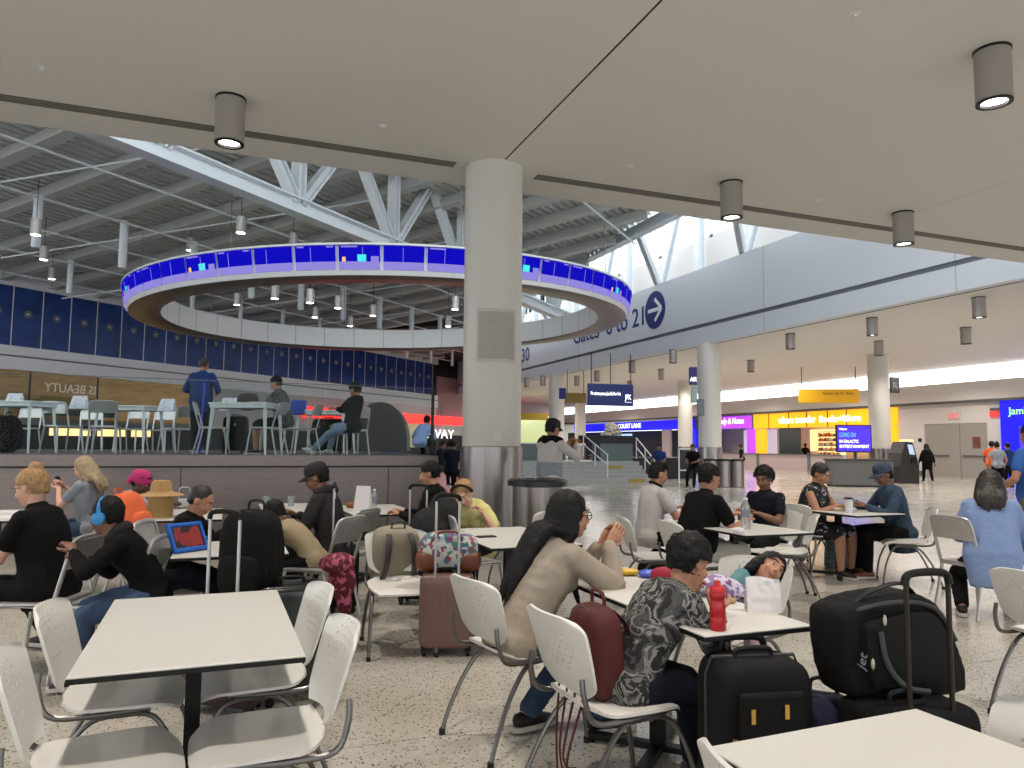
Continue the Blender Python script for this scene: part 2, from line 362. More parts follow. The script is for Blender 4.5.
for x,y,l in near+far: LS.put((x,y,ZC),0,l,'cylindrical ceiling downlights')
for k,(px,py) in enumerate(((673,352),(661,371),(632,363),(597,373),(630,383),(602,392),(577,378),(543,378),(527,380))):
    p=G(px,py-2,ZC); LS.put((p.x,p.y,ZC),0,'small distant ceiling downlight behind the hanging signs, under the fascia','distant downlights under the fascia')
for x,y in [(n[0],n[1]) for n in near+far]+[(3.6,5.15),(-.1,5.15),(-3.8,5.15),(-3.8,9.3),(-7.5,9.3),(-7.5,5.15),(11,5.15),(7.3,1.1),(3.6,1.1),(-.1,1.1),(-3.8,1.1),(3.6,-2.6),(-.1,-2.6),(14.7,9.4),(14.7,5.15)]:  # second list: unseen fill beams added along the lamp grid, without fittings
    l=bpy.data.lights.new('downlight_and_fill','SPOT'); l.energy=ESPOT; l.spot_size=R(95); l.spot_blend=.7; l.shadow_soft_size=.12; l.color=(1,.93,.84)
    o=bpy.data.objects.new('downlight_and_fill',l); COL.objects.link(o); o.location=(x,y,ZC-.6)
for px,py,l in ((42,68,'sprinkler head on the ceiling at the upper left'),(855,14,'sprinkler head on the ceiling left of the corner downlight'),(383,126,'sprinkler head on the ceiling left of the central column'),(818,200,'sprinkler head between the two right downlights'),(630,166,'sprinkler head right of the column top')):
    p=G(px,py,ZC); s=MB().lathe([(.05,0),(.05,-.012),(.02,-.014),(.02,-.03)],n=16).build('sprinkler_head',M['white'],None,True); tag(s,l,'sprinkler','ceiling sprinkler heads',p)
for x,y in CONC:
    l=bpy.data.lights.new('downlight_and_fill','SPOT'); l.energy=420; l.spot_size=R(150); l.spot_blend=.5; l.shadow_soft_size=.15; l.color=(1,.92,.85)  # extra wide beams added to brighten the concourse, no fittings here
    o=bpy.data.objects.new('downlight_and_fill',l); COL.objects.link(o); o.location=(x,y,ZC-.1)
# fascia writing --------------------------------------------------------
XF=17.79
yT0,zT=onX(573,342,XF)[0],onX(610,334,XF)[1]; yT1=onX(643,316,XF)[0]; yAr,zAr=onX(655,310,XF)
t=thing('gate_direction_sign','dark blue gate lettering and round arrow emblem on the long pale fascia','sign',(XF,29,7.4),0)
text('Gates  8 to 21',1.25,M['navy'],(0,yT0-29,zT-7.4),(PI/2,0,-PI/2),t,'lettering',.008,width=yT0-yT1,bold=.01)
b=MB(); n=48; a0=[(0,math.cos(2*PI*j/n)*.84,.0+math.sin(2*PI*j/n)*.86) for j in range(n)]; b.prism(a0,(.012,0,0))
b2=b.build('arrow_disc',M['navy'],t); b2.location=(-.012,yAr-29,zAr-7.4)
b=MB()
for (pa,pb) in (((-.0,.55,0),(0,-.55,0)),((0,-.02,.5),(0,-.58,0)),((0,-.02,-.5),(0,-.58,0))): b.tube([pa,pb],.085,4)
b=b.build('arrow',M['white'],t); b.location=(-.03,yAr-29,zAr-7.4); b.scale=(.15,1,1)
t=thing('gate_range_sign','dark blue lettering ending in 30 on the fascia just right of the big column','sign',(XF,43.6,7.2),0)
text('Gates 22 to 30',1.25,M['navy'],(0,8.8,-.35),(PI/2,0,-PI/2),t,'lettering',.008,width=8.8)
# ================================================================ RING OF SCREENS
RC=(5.3,26.5); RO,RI=8.62,7.5; ZB=5.5
_D,_l=25.0,-4.25; RC=(_D*math.sin(YAW)+_l*math.cos(YAW),_D*math.cos(YAW)-_l*math.sin(YAW))
t=thing('ring_display','large suspended metal ring with a band of blue screens around its outer face','display',(RC[0],RC[1],ZB),-YAW); t.rotation_euler[1]=-R(1.15); t.scale=(.951,.858,1)
n=96
def circ(r,z,n=n,off=0): return [(r*math.cos(2*PI*(j+off)/n),r*math.sin(2*PI*(j+off)/n),z) for j in range(n)]
b=MB(); b.rings([circ(RO-.15,.03),circ(RO-.3,0),circ(RI+.12,0),circ(RI,.05)],cap=False); b.build('underside',mat('ring_underside',(.50,.45,.42),.32,.7),t,True)
b=MB(); b.rings([circ(RI,.05),circ(RI,.80),circ(RI+.2,.82)],cap=False); b.build('inner_band',M['band'],t,True)
for j in range(36):
    b=MB(); a=2*PI*j/36; b.xf=Matrix.Rotation(a,4,'Z'); b.box(RI-.006,-.008,.05,RI,.008,.8); b.xf=None; b.build('inner_joint',M['groove'],t)
b=MB(); b.rings([circ(RO-.15,.03),circ(RO-.08,.15),circ(RO-.1,.15),circ(RO-.05,.74),circ(RO+.07,.74),circ(RO+.07,.79),circ(RI+.2,.86),circ(RI+.2,.82)],cap=False); b.build('outer_frame',M['roof'],t,True)
NS=48
for j in range(NS):
    a0=2*PI*(j+.04)/NS; a1=2*PI*(j+.96)/NS; b=MB()
    def P(f,g,off=0): 
        a=a0+(a1-a0)*f; r=RO-.07+.11*g+.02+off; return (r*math.cos(a),r*math.sin(a),.15+.57*g)
    def quad(f0,f1,g0,g1,mi,off=0):
        b.add([P(f0,g0,off),P(f1,g0,off),P(f1,g1,off),P(f0,g1,off),P(f0,g0,off-.02),P(f1,g0,off-.02),P(f1,g1,off-.02),P(f0,g1,off-.02)],[(0,1,2,3),(7,6,5,4),(0,4,5,1),(1,5,6,2),(2,6,7,3),(3,7,4,0)],mi)
    quad(0,.5,0,.33,1); quad(.5,1,0,.33,1); quad(0,.5,.33,1,0); quad(.5,1,.33,1,0)
    if j%3!=1: quad(.05,.95 if j%2 else .45,.92,.985,1,.004)
    x=random.uniform(.3,.7); quad(x,x+.012,.33,.92,1,.004)
    if j%4==0:
        quad(.08,.16,.33,.52,3,.006); quad(.45,.66,.33,.62,2,.006); quad(.78,.97,.33,.55,1,.006)
    dim=False
    b.build('screen',[M['ringblue'],M['ledlav'],M['ledteal'],M['ledorange']],t)
for j in range(8):
    b=MB(); a=2*PI*(j+.5)/8; b.cyl(((RI+.6)*math.cos(a),(RI+.6)*math.sin(a),.9),((RI+.6)*math.cos(a),(RI+.6)*math.sin(a),2.6),.012,n=6); b.build('hanging_cable',M['tube'],t)
# ================================================================ ROOF FRAME (n,w axes along the blue wall)
A=R(47.7); WX=Vector((math.sin(A),math.cos(A),0)); NX=Vector((-math.cos(A),math.sin(A),0))
def nw(n,w,z): return NX*n+WX*w+Vector((0,0,z))
def rz(n): q=32-n; return 8.35+.056*q+.0017*q*q
XE=15.4
def wmax(n): return (XE+math.cos(A)*n)/math.sin(A)
def in_ok(p): return p.y>9.0 and p.x<XE
b=MB()
ns=[x*1.6-4 for x in range(0,24)]
def wr(n):   # w range limited to x<XE and y>11.15
    lo=max(-30,(11.3-math.sin(A)*n)/math.cos(A)); return lo,wmax(n)
pn=0.30
n0=-6.0; strips=[]
while n0<32.2:
    n1=n0+pn; lo,hi=wr(n0+.15)
    if hi>lo:
        z0,z1=rz(n0),rz(n1)
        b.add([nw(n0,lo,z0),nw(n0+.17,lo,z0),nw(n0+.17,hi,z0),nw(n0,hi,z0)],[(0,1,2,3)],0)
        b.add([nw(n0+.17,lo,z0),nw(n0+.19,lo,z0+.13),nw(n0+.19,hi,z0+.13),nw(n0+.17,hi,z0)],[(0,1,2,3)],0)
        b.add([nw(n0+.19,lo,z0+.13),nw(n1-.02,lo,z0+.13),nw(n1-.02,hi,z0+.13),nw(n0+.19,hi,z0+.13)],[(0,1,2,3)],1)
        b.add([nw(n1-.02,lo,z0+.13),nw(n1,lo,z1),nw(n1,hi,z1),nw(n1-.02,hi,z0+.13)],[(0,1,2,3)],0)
    n0=n1
struct(b.build('ceiling_roof',[M['roof'],M['roofdark']]))
# curved beams crossing the deck
def beam(w,wd,label):
    b=MB(); ok=False; pr=[]
    q=32.0
    while q>-6:
        p=nw(q,w,0)
        if in_ok(p) : pr.append(q)
        q-=1.0
    if len(pr)<2: return
    rs=[]
    for q in pr:
        z=rz(q)-.02; rs.append([nw(q,w-wd/2,z-.36),nw(q,w+wd/2,z-.36),nw(q,w+wd/2,z),nw(q,w-wd/2,z)])
    b.rings(rs,0)
    rs=[[nw(q,w-wd/2-.12,rz(q)-.41),nw(q,w+wd/2+.12,rz(q)-.41),nw(q,w+wd/2+.12,rz(q)-.37),nw(q,w-wd/2-.12,rz(q)-.37)] for q in pr]
    b.rings(rs,0); o=b.build('roof_beam',M['beam']); tag(o,label,'roof beam','curved beams under the metal roof')
for k in range(22): beam(4.8+2.05*k,.12,'long grey beam running under the corrugated metal roof')
# rods running along w + hanging posts
def rod(n,dz,r,w0=None,w1=None):
    lo,hi=wr(n); lo=max(lo,-5) if w0 is None else w0; hi=hi if w1 is None else w1
    return nw(n,lo,rz(n)-dz),nw(n,hi,rz(n)-dz)
for n_ in (9,18.4,21.3,23.8,26.4,29.2):
    a_,c_=rod(n_,.8,.05); o=MB().cyl(a_,c_,.035,n=8).build('tie_rod',M['truss'],None,True); tag(o,'thin white tie rod stretched lengthwise below the metal roof','tie rod','long tie rods under the roof')
w=8.0
while w<46:
    b=MB()
    p0=nw(30,w,rz(30)-1.2); p1=nw(21,w+3.2,rz(21)-.75)
    if in_ok(nw(21,w+3.2,0)) and in_ok(nw(30,w,0)):
        b.cyl(p0,p1,.03,n=6); b.cyl(p1,nw(14.5,w+5.5,rz(14.5)-.6),.03,n=6) if in_ok(nw(14.5,w+5.5,0)) else None
        o=b.build('cross_rod',M['truss'],None,True); tag(o,'thin white rod crossing diagonally below the metal roof','tie rod','diagonal rods under the roof')
    w+=5.2
w=4.4
while w<50:
    p=nw(21.9,w,0)
    if in_ok(p):
        z=rz(21.9); o=MB().lathe([(.13,-.5),(.13,-2.0),(.10,-2.05)],n=12).build('hanging_post',M['truss'],None,True); tag(o,'short white post hanging down from a roof beam','post','white posts hanging from the roof',(p.x,p.y,z))
    p=nw(27,w+1.5,0)
    if in_ok(p) and w>10:
        o=MB().lathe([(.10,-.5),(.10,-1.7),(.07,-1.75)],n=12).build('hanging_post',M['truss'],None,True); tag(o,'short white post hanging down from a roof beam','post','white posts hanging from the roof',(p.x,p.y,rz(27)))
    w+=2.6*1.05
# pendant lamps under roof
t=thing('pendant_lamp','x','pendant lamp')
MB().lathe([(.14,0),(.14,-.45),(.11,-.44)],n=16).build('housing',M['alu'],t,True); MB().lathe([(.115,-.45),(0,-.47)],n=16).build('lens',M['lens'],t,True)
MB().cyl((0,0,0),(0,0,1.15),.01,n=5).build('cable',M['dgrey'],t)
PS=Stock(t)
for px,py,D in ((36,228,20),(44,254,24),(52,274,28),(241,226,20),(293,241,24),(275,293,25),(237,300,29),(310,297,24),(338,303,27),(373,311,30),(350,322,34),(455,304,26),(190,245,26),(448,322,32),(315,313,32)):
    p=atD(px,py,D); PS.put((p.x,p.y,p.z+.25),0,'small cylindrical pendant lamp hanging below the metal roof','pendant lamps under the roof')
# truss along w at n=13.6
TN=13.6
def nodeW(px,py): 
    d=ray(px,py); t_=TN/(d[0]*NX.x+d[1]*NX.y); return (d[0]*WX.x+d[1]*WX.y)*t_, H+d[2]*t_
zc=nodeW(260,192)[1]; zt=nodeW(430,192)[1]
w0=wr(TN)[0]; w1=wmax(TN)
t=thing('roof_truss','big white steel truss slanting across the roof from the left to the right','truss',(0,0,0))
def ibeam(p,q,wd,ht,up=Vector((0,0,1))):
    b=MB(); p=Vector(p);q=Vector(q); d=(q-p).normalized(); s=d.cross(up).normalized(); u=s.cross(d)
    def bar(o,a,c_): 
        rs=[]
        for P_ in (p,q): rs.append([P_+o-s*a-u*c_,P_+o+s*a-u*c_,P_+o+s*a+u*c_,P_+o-s*a+u*c_])
        b.rings(rs)
    bar(u*(ht/2-.02),wd/2,.025); bar(-u*(ht/2-.02),wd/2,.025); bar(Vector(),.03,ht/2-.04); return b
ibeam(nw(TN,w0,zc),nw(TN,w1,zc),.42,.42).build('bottom_chord',M['truss'],t)
ibeam(nw(TN,w0,zt+.3),nw(TN,w1,zt+.3),.36,.36).build('top_chord',M['truss'],t)
wn=nodeW(393,243)[0]; wm=nodeW(303,203)[0]; step=4.2
k=-5
while True:
    w=wn+step*k; k+=1
    if w>w1-2: break
    if w<w0+1: continue
    for dw in (0,-step/2+.1,step/2-.1):
        if dw==0: ibeam(nw(TN,w,zc+.1),nw(TN,w,zt+.3),.30,.26,WX).build('vertical_strut',M['truss'],t)
        else: ibeam(nw(TN,w+(.12 if dw>0 else -.12),zc+.15),nw(TN,w+dw,zt+.2),.28,.24,WX).build('diagonal_strut',M['truss'],t)
# struts by the clerestory
t=thing('clerestory_truss','row of white slanting struts standing in front of the high clerestory windows','truss',(0,0,0))
ibeam((XE,10,rz(9)-.3),(XE,70,rz(9)-.3),.4,.4).build('edge_beam',M['truss'],t)
for y in range(14,66,6):
    ibeam((18.4,y,8.7),(18.4,y+.01,16.5),.35,.35,Vector((1,0,0))).build('post',M['truss'],t)
    ibeam((18.4,y+3,8.7),(18.4,y+.4,14.5),.24,.24,Vector((1,0,0))).build('slanting_strut',M['truss'],t)
    ibeam((18.3,y+3,8.7),(XE,y,rz(10)-.2),.22,.22,Vector((0,1,0))).build('slanting_strut',M['truss'],t)
for y in range(12,66,2):
    ibeam((XE,y,rz(9)),(19.0,y+.01,16.5),.08,.2,Vector((0,0,1))).build('rafter',M['white'],t)
# ================================================================ BLUE PANEL WALL
NB=32.0
def onN(px,py,n=NB):
    d=ray(px,py); t_=n/(d[0]*NX.x+d[1]*NX.y); return (d[0]*WX.x+d[1]*WX.y)*t_,H+d[2]*t_
def nbox(name,m,w0,w1,z0,z1,n0,n1,kind=True):
    b=MB(); b.prism([nw(n0,w0,z0),nw(n0,w1,z0),nw(n0,w1,z1),nw(n0,w0,z1)],NX*(n1-n0)); o=b.build(name,m); return struct(o) if kind else o
Z1,Z2,Z3=5.33,7.8,8.36
WE=onN(437,380)[0]
nbox('wall_blue_backing',M['shopdark'],8,WE,Z1,Z2,NB+.06,NB+.4)
nbox('trim_7',M['band'],8,WE,Z2,Z3,NB-.1,NB+.3)
nbox('trim_8',M['band'],8,WE,4.95,Z1,NB-.12,NB+.4); nbox('trim_9',M['groove'],8,WE,4.88,4.95,NB-.02,NB+.4); nbox('trim_10',M['band'],8,WE,4.35,4.88,NB-.12,NB+.4)
wl=[onN(px,320)[0] for px in (12,42,70,97,122,145,167)]; pw=(wl[-1]-wl[0])/6
w=wl[0]-2*pw; k=0
while w+pw<WE:
    b=MB(); b.prism([nw(NB,w+.02,Z1),nw(NB,w+pw-.02,Z1),nw(NB,w+pw-.02,Z2),nw(NB,w+.02,Z2)],NX*.05)
    o=b.build('wall_panel',M['blue']); tag(o,'glossy dark blue upright panel with a round port in the long row','wall panel','dark blue wall panels')
    c_=nw(NB-.01,w+pw/2,6.72); b=MB()
    for r0,r1,mi in ((.17,.11,0),(.07,.0,1)):
        ring=lambda r,e:[c_+WX*(r*math.cos(2*PI*j/16))+Vector((0,0,r*math.sin(2*PI*j/16)))-NX*e for j in range(16)]
        b.rings([ring(r0,0),ring(r0,.03),ring(max(r1,.004),.03),ring(max(r1,.004),0)],mi,cap=False)
    b.build('round_port',[M['groove'],M['alu']],o)
    w+=pw; k+=1
# white joint lines
b=MB(); w=wl[0]-2*pw
while w<WE: b.prism([nw(NB-.005,w-.02,Z1),nw(NB-.005,w+.02,Z1),nw(NB-.005,w+.02,Z2),nw(NB-.005,w-.02,Z2)],NX*.05); w+=pw
struct(b.build('trim_11',M['band']))
# lower facade below the band
wg=onN(190,400)[0]
nbox('wall_bronze',M['gold'],8,wg,2.3,4.35,NB,NB+.4)
nbox('wall_bronze_base',M['shopdark'],8,wg,0,1.62,NB,NB+.4); nbox('wall_bronze_trim',M['groove'],8,wg,2.12,2.4,NB,NB+.4)
nbox('wall_grey_gloss',mat('gloss_wall',(.66,.67,.67),.3),wg,WE+1,2.2,4.35,NB,NB+.4)
nbox('wall_shop_dark',M['shopdark'],wg,WE+8,0,2.2,NB+.3,NB+.5)
b=MB()
for px in (30,98): 
    w=onN(px,380)[0]; b.prism([nw(NB-.03,w-.03,2.3),nw(NB-.03,w+.03,2.3),nw(NB-.03,w+.03,4.35),nw(NB-.03,w-.03,4.35)],NX*.04)
struct(b.build('trim_12',M['dgrey']))
struct(nbox('wall_bronze_niche',M['shopdark'],8,wg,1.6,2.15,NB+.3,NB+.5))
for k,(q0,q1,l) in enumerate(((52,92,'warm yellow strip of light seen low between the first two deck tables'),(100,128,'warm yellow strip of light seen low under the second deck table'),(134,152,'short warm yellow strip of light just left of the man in blue'))):
    wa,wb=onN(q0,433)[0],onN(q1,433)[0]; b=MB(); b.prism([nw(NB+.1,wa,1.68),nw(NB+.1,wb,1.68),nw(NB+.1,wb,2.0),nw(NB+.1,wa,2.0)],NX*.1); o=b.build('lit_shop_strip',M['warmglow']); tag(o,l,'light')
w_=onN(45,380)[0]; p=nw(NB-.06,w_,3.55)
t=thing('beauty_reflection','pale mirrored IS BEAUTY reflection built as letters before the bronze shopfront at the left','sign',p,0)  # reflection in the glass, modelled as mirrored letters
wd_=onN(96,380)[0]-w_; o=text('IS BEAUTY',.55,mat('dull_letters',(.82,.76,.70),.5,emit=.25),(WX.x*wd_,WX.y*wd_,0),(PI/2,0,PI/2-A),t,width=wd_); o.scale=(-1,1,1)
w0_,w1_=onN(25,390)[0],onN(100,390)[0]; p=nw(NB-1,w0_,0)
b=MB(); b.prism([nw(NB-1.2,w0_,2.75),nw(NB-1.2,w1_,2.75),nw(NB-1.2,w1_,3.3),nw(NB-1.2,w0_,3.3)],NX*.15,0); b.prism([nw(NB-1.25,w0_,2.5),nw(NB-1.25,w1_,2.5),nw(NB-1.25,w1_,2.75),nw(NB-1.25,w0_,2.75)],NX*.2,1)
o=b.build('hanging_sign',[mat('olive_yellow',(.50,.42,.14),.5),mat('deep_green',(.10,.22,.16),.5)]); tag(o,'long olive yellow and green hanging sign on the bronze shopfront','sign')
# red illuminated band, pink wall, far shop
w0_,z0_=onN(300,404); w1_,z1_=onN(462,418); zr0,zr1=onN(388,422)[1],onN(388,412.6)[1]
b=MB(); b.prism([nw(NB-.3,w0_,zr0),nw(NB-.3,w1_+12,zr0),nw(NB-.3,w1_+12,zr1),nw(NB-.3,w0_,zr1)],NX*.2); o=b.build('red_light_band',M['ledred']); tag(o,'glowing red horizontal light band behind the raised deck','sign')
p=nw(NB-.2,onN(418,432)[0],onN(430,438)[1]); t=thing('neon_sign','pale zigzag neon letters under the red band, left of the big column','sign',p)
text('YAVAY',1.0,M['ledwhite'],(0,0,0),(PI/2,0,PI/2-A),t,width=onN(452,432)[0]-onN(418,432)[0])
nbox('wall_pink',mat('rose_wall',(.60,.47,.47),.5),WE,WE+26,zr1+.02,6.9,NB+.0,NB+.3)
nbox('wall_dark_upper',M['shopdark'],WE,WE+26,6.9,13,NB+.0,NB+.3)
nbox('soffit_trim_13',M['shopdark'],WE-14,WE+26,Z3-.05,Z3+.3,NB-9,NB).name='trim_13'
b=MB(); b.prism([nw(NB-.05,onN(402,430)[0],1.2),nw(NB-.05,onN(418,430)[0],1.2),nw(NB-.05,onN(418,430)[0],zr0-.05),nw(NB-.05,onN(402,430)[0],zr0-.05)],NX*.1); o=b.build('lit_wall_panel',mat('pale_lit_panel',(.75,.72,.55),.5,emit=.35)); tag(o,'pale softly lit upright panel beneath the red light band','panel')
# dark arched booth behind the deck
ZDK=1.25; p=atD(379,455,17.5); t=MB()
prof=[]; 
for j in range(17):
    a=PI*j/16; prof.append((.9*math.cos(a),0,1.28+ (1.35+.0)*(math.sin(a)**.7)))
t.prism([(q[0]*.72,q[1],ZDK+(q[2]-ZDK)*.86) for q in prof],(0,1.6,0)); o=t.build('arched_booth',mat('booth_brown',(.14,.11,.10),.5),None,True); tag(o,'dark brown arched booth standing at the far side of the raised deck','booth',None,(p.x,p.y,0),hd(-5))
# ================================================================ RAISED DECK
XD=3.06; YD=11.32; ZDK=1.25
struct(MB().box(-14,YD+.02,0,XD-.02,20.5,ZDK).build('floor_deck',M['deckfloor']))
b=MB(); b.box(-14,YD-.02,0,XD,YD+.02,1.12,0); b.box(-14,YD-.05,1.11,XD+.02,YD+.25,1.27,0); b.box(-14,YD-.054,1.095,XD,YD-.02,1.118,1); b.box(XD-.02,YD-.02,0,XD,20.5,1.13,0); b.box(XD-.25,YD-.02,1.11,XD+.02,20.5,1.27,0)
for x in (-9.6,-6.6,-3.6,-.6,2.3): b.box(x,YD-.024,0,x+.012,YD-.02,1.12,1)
struct(b.build('wall_deck_front',[M['steelwall'],M['dark']]))
b=MB(); b.box(-14,YD-.035,0,XD,YD-.02,.13); struct(b.build('baseboard_deck',M['dark']))
x=XD-.02
ends=[3.03,1.35,-.75,-2.85,-4.95,-7.05,-9.15,-11.25,-13.35]
rl=thing('glass_railing','clear glass railing standing on the steel edge of the raised deck','railing',(0,0,0))
for k in range(8):
    o=MB().box(ends[k+1]+.01,YD+.10,1.26,ends[k]-.01,YD+.115,2.33,0).build('glass_panel',M['glass'],rl)
o=MB().box(-14,YD+.098,2.33,3.03,YD+.117,2.338).build('rail_cap',M['groove'],rl)
o=MB().box(3.0,YD+.09,1.3,3.04,YD+.13,2.36).build('rail_post',M['dgrey'],rl)
# ================================================================ STAIRS AND PLANTER in the middle distance
ps=G(636,483,0); ps2=G(560,481,0)
t=thing('entrance_steps','pale stone steps with yellow edge strips in the middle distance','steps',(ps.x,ps.y,0),0)
b=MB()
for k in range(5): b.box(-5.2,.42*k,0,.75+.1*k,.42*5+2.5,.16*(k+1))
b.build('treads',M['step'],t); MB().box(-.35,-.004,.02,.4,.06,.165).build('edge_strip',mat('edge_yellow',(.62,.54,.26),.6),t); MB().box(-.6,.42*3-.01,.5,.1,.42*3+.06,.65).build('edge_strip',mat('edge_yellow2',(.62,.54,.26),.6),t)
t=thing('planter_wall','grey planter wall with a dark top above the steps','planter',(ps.x,ps.y,0),0)
MB().box(-.3,2.4,.8,1.25,3.2,1.55).build('wall_panel',M['frost'],t); MB().box(-.9,2.35,1.55,1.3,3.3,1.88).build('counter_top',M['shopdark'],t)
fl=MB(); fl.ell((0,0,.30),.26,.2,.30)
for k in range(150):
    th_=random.uniform(0,2*PI); rr_=random.uniform(.12,.42); ph_=random.uniform(-.3,1.5); v=Vector((rr_*math.cos(th_)*math.cos(ph_)*1.1,rr_*.7*math.sin(th_)*math.cos(ph_),.32+rr_*math.sin(ph_))); fl.ell(v,.09,.09,.07,6,4)
o=fl.build('flower_arrangement',mat('white_flowers',(.85,.80,.72),.7),None,True); tag(o,'big white flower arrangement on the dark planter top above the steps','flowers',None,(ps.x+.45,ps.y+2.8,1.66))
def handrail(name,p0,p1,label,z0=0.9):
    t=thing(name,label,'handrail',p0); d=Vector(p1)-Vector(p0)
    for dz,nm in ((0,'top_rail'),(-.4,'mid_rail')): MB().tube([(0,0,z0+dz),tuple(d+Vector((0,0,z0+dz)))],.025,8).build(nm,M['white'],t,True)
    for f in (0,.5,1): q=d*f; MB().cyl((q.x,q.y,q.z),(q.x,q.y,q.z+z0),.025,n=8).build('post',M['white'],t,True)
handrail('stair_handrail',(ps.x+.85,ps.y,0),(ps.x+1.55,ps.y+2.6,.9),'white handrail sloping up on the right side of the steps')
handrail('stair_handrail',(ps.x-1.2,ps.y+.1,.2),(ps.x-1.0,ps.y+2.6,1.0),'white handrail sloping up on the left side of the steps')
def bin_(x,y,r,h,label,lid,g=None):
    t=thing('waste_bin',label,'waste bin',(x,y,0),0,g)
    MB().lathe([(r,.02),(r,h-.08)],n=32).build('drum',M['steel'],t,True)
    MB().lathe([(r+.0,h-.09),(r+lid,h-.08),(r+lid,h-.02),(r+lid-.03,h),(r-.12,h),(r-.15,h-.06),(0,h-.07)],n=32).build('lid',mat('bin_lid',(.07,.06,.06),.3),t,True)
    MB().lathe([(r-.02,0),(r-.02,.03)],n=24).build('base',M['black'],t); return t
pb=G(595,476,0); bin_(pb.x,pb.y,.32,1.0,'round steel bin standing at the left foot of the steps',.02)
pb=atD(538,445,8.9); bin_(pb.x,pb.y,.30,1.05,'large round steel bin with a wide dark lid right beside the central column',.06)
for px,l in ((711,'left steel bin of the three beside the mid-distance column'),(724,'middle steel bin of the three beside the column'),(737,'right steel bin of the three beside the column')):
    pb=G(px,487,0); bin_(pb.x,pb.y,.255,1.02,l,.012,'row of three steel bins')
# glass partition left of steps
p=G(586,478,0); t=thing('glass_partition','grey green glass partition left of the distant steps','partition',(p.x-2.2,p.y,0))
MB().box(-2.5,0,.0,1.2,.05,1.5).build('pane',M['frost'],t); MB().box(-2.5,-.02,1.5,1.2,.07,1.55).build('rail',M['alu'],t)
# ================================================================ SIGNS
def hang_sign(name,label,px0,px1,py0,py1,D,m,ang,hangs,face=None,words=None):
    a=atD((px0+px1)/2,(py0+py1)/2,D); w=(px1-px0)/F*D/max(.3,math.cos(ang+YAW)); h=(py1-py0)/F*D
    t=thing(name,label,'sign',(a.x,a.y,a.z),ang); MB().box(-w/2,-.07,-h/2,w/2,.07,h/2).build('sign_panel',m,t,bevel=.03)
    for f in hangs: MB().cyl((w*f,0,h/2),(w*f,0,ZC-a.z),.022,n=6).build('hanger',M['dgrey'],t)
    if words:
        for (s,sz,x,z,wd,mm) in words: text(s,sz,mm,(w*x,-.075,h*z),(PI/2,0,0),t,ext=.004,width=w*wd)
    return t
hang_sign('welcome_sign','blue hanging sign with white lettering near the steps, hung on three dark rods',587,634,384,406,33,M['signblue'],hd(-14)-0,(-.42,0,.45),words=[('We welcome you to a place like New York',.24,-.45,-.02,.66,M['ledwhite']),('JFK',.34,.31,-.2,.14,M['ledwhite']),('______',.2,.31,-.3,.14,M['ledwhite'])])
hang_sign('direction_sign','olive and dark hanging sign just behind the blue welcome sign',565,586,393,403,41,mat('olive_sign',(.45,.36,.08),.5),hd(-10),(-.4,.4))
hang_sign('direction_sign','small navy square sign on the distant column near the capped man',559,566,388,399,40,M['navy'],hd(0),())
hang_sign('direction_sign','yellow hanging direction sign in front of the bookshop',800,857,389,403,38,M['yellow'],hd(0)-R(9),(-.44,.45),words=[('Gates 8-21 Exit',.16,-.1,.1,.5,M['dgrey'])])
hang_sign('airtrain_sign','navy square sign at the left side of the column with the bins',689,697,367,385,29,M['navy'],hd(0),(),words=[('AIR',.26,-.42,-.32,.85,M['ledwhite'])])
hang_sign('round_notice_sign','pale sign with round emblems beneath the navy square sign',691,697,386,403,29.2,mat('teal_white',(.62,.70,.70),.5),hd(0),())
hang_sign('small_flag_sign','small dark grey sign jutting from the right of the bookshop column',890,899,377,393,31,M['dgrey'],hd(0),(),words=[('R',.4,-.3,-.25,.5,M['groove'])])
hang_sign('column_notice','grey square notice fixed on the column with the bins',697,704,399,416,28.6,M['groove'],hd(0),())
hang_sign('direction_sign','distant yellow and green sign left of the capped man',521,548,413,420,50,mat('olive2',(.60,.5,.12),.5),hd(0),())
# ================================================================ SHOPS on the right
def yz(px,py,X=XS): return onX(px,py,X)
def shopbox(name,label,cat,m,px0,px1,z0,z1,x0=XS-.1,x1=XS+.1):
    y0,y1=yz(px0,440)[0],yz(px1,440)[0]; o=MB().box(x0,min(y0,y1),z0,x1,max(y0,y1),z1).build(name,m); return tag(o,label,cat)
zs0,zs1=2.75,3.75
shopbox('bookshop_sign_band','long amber lit band over the bookshop','sign',M['ledamber'],755,899,zs0,zs1)
t=bpy.data.objects['bookshop_sign_band']; O_=Vector((XS-.14,yz(780,420)[0],zs0+.3))
wd=yz(780,420)[0]-yz(862,420)[0]; text('where traveler',.62,M['ledwhite'],O_,(PI/2,0,-PI/2),t,width=wd*.49,bold=.01); text('Books+More',.55,M['ledwhite'],O_+Vector((0,-wd*.53,0)),(PI/2,0,-PI/2),t,width=wd*.47,bold=.01)
b=MB()
for px in (770,790,808,829,848): y=yz(px,420)[0]; b.box(XS-.13,y-.03,zs0,XS-.1,y+.03,zs1)
struct(b.build('trim_14',mat('amber_joint',(.45,.3,.05),.5)))
shopbox('amber_pier','amber lit upright pier at the left end of the bookshop','sign',M['ledamber'],757,766,.95,zs0-.05)
shopbox('amber_pier','amber lit upright pier at the right end of the bookshop, beside the kiosk','sign',M['ledamber'],890,898,1.0,zs0-.05)
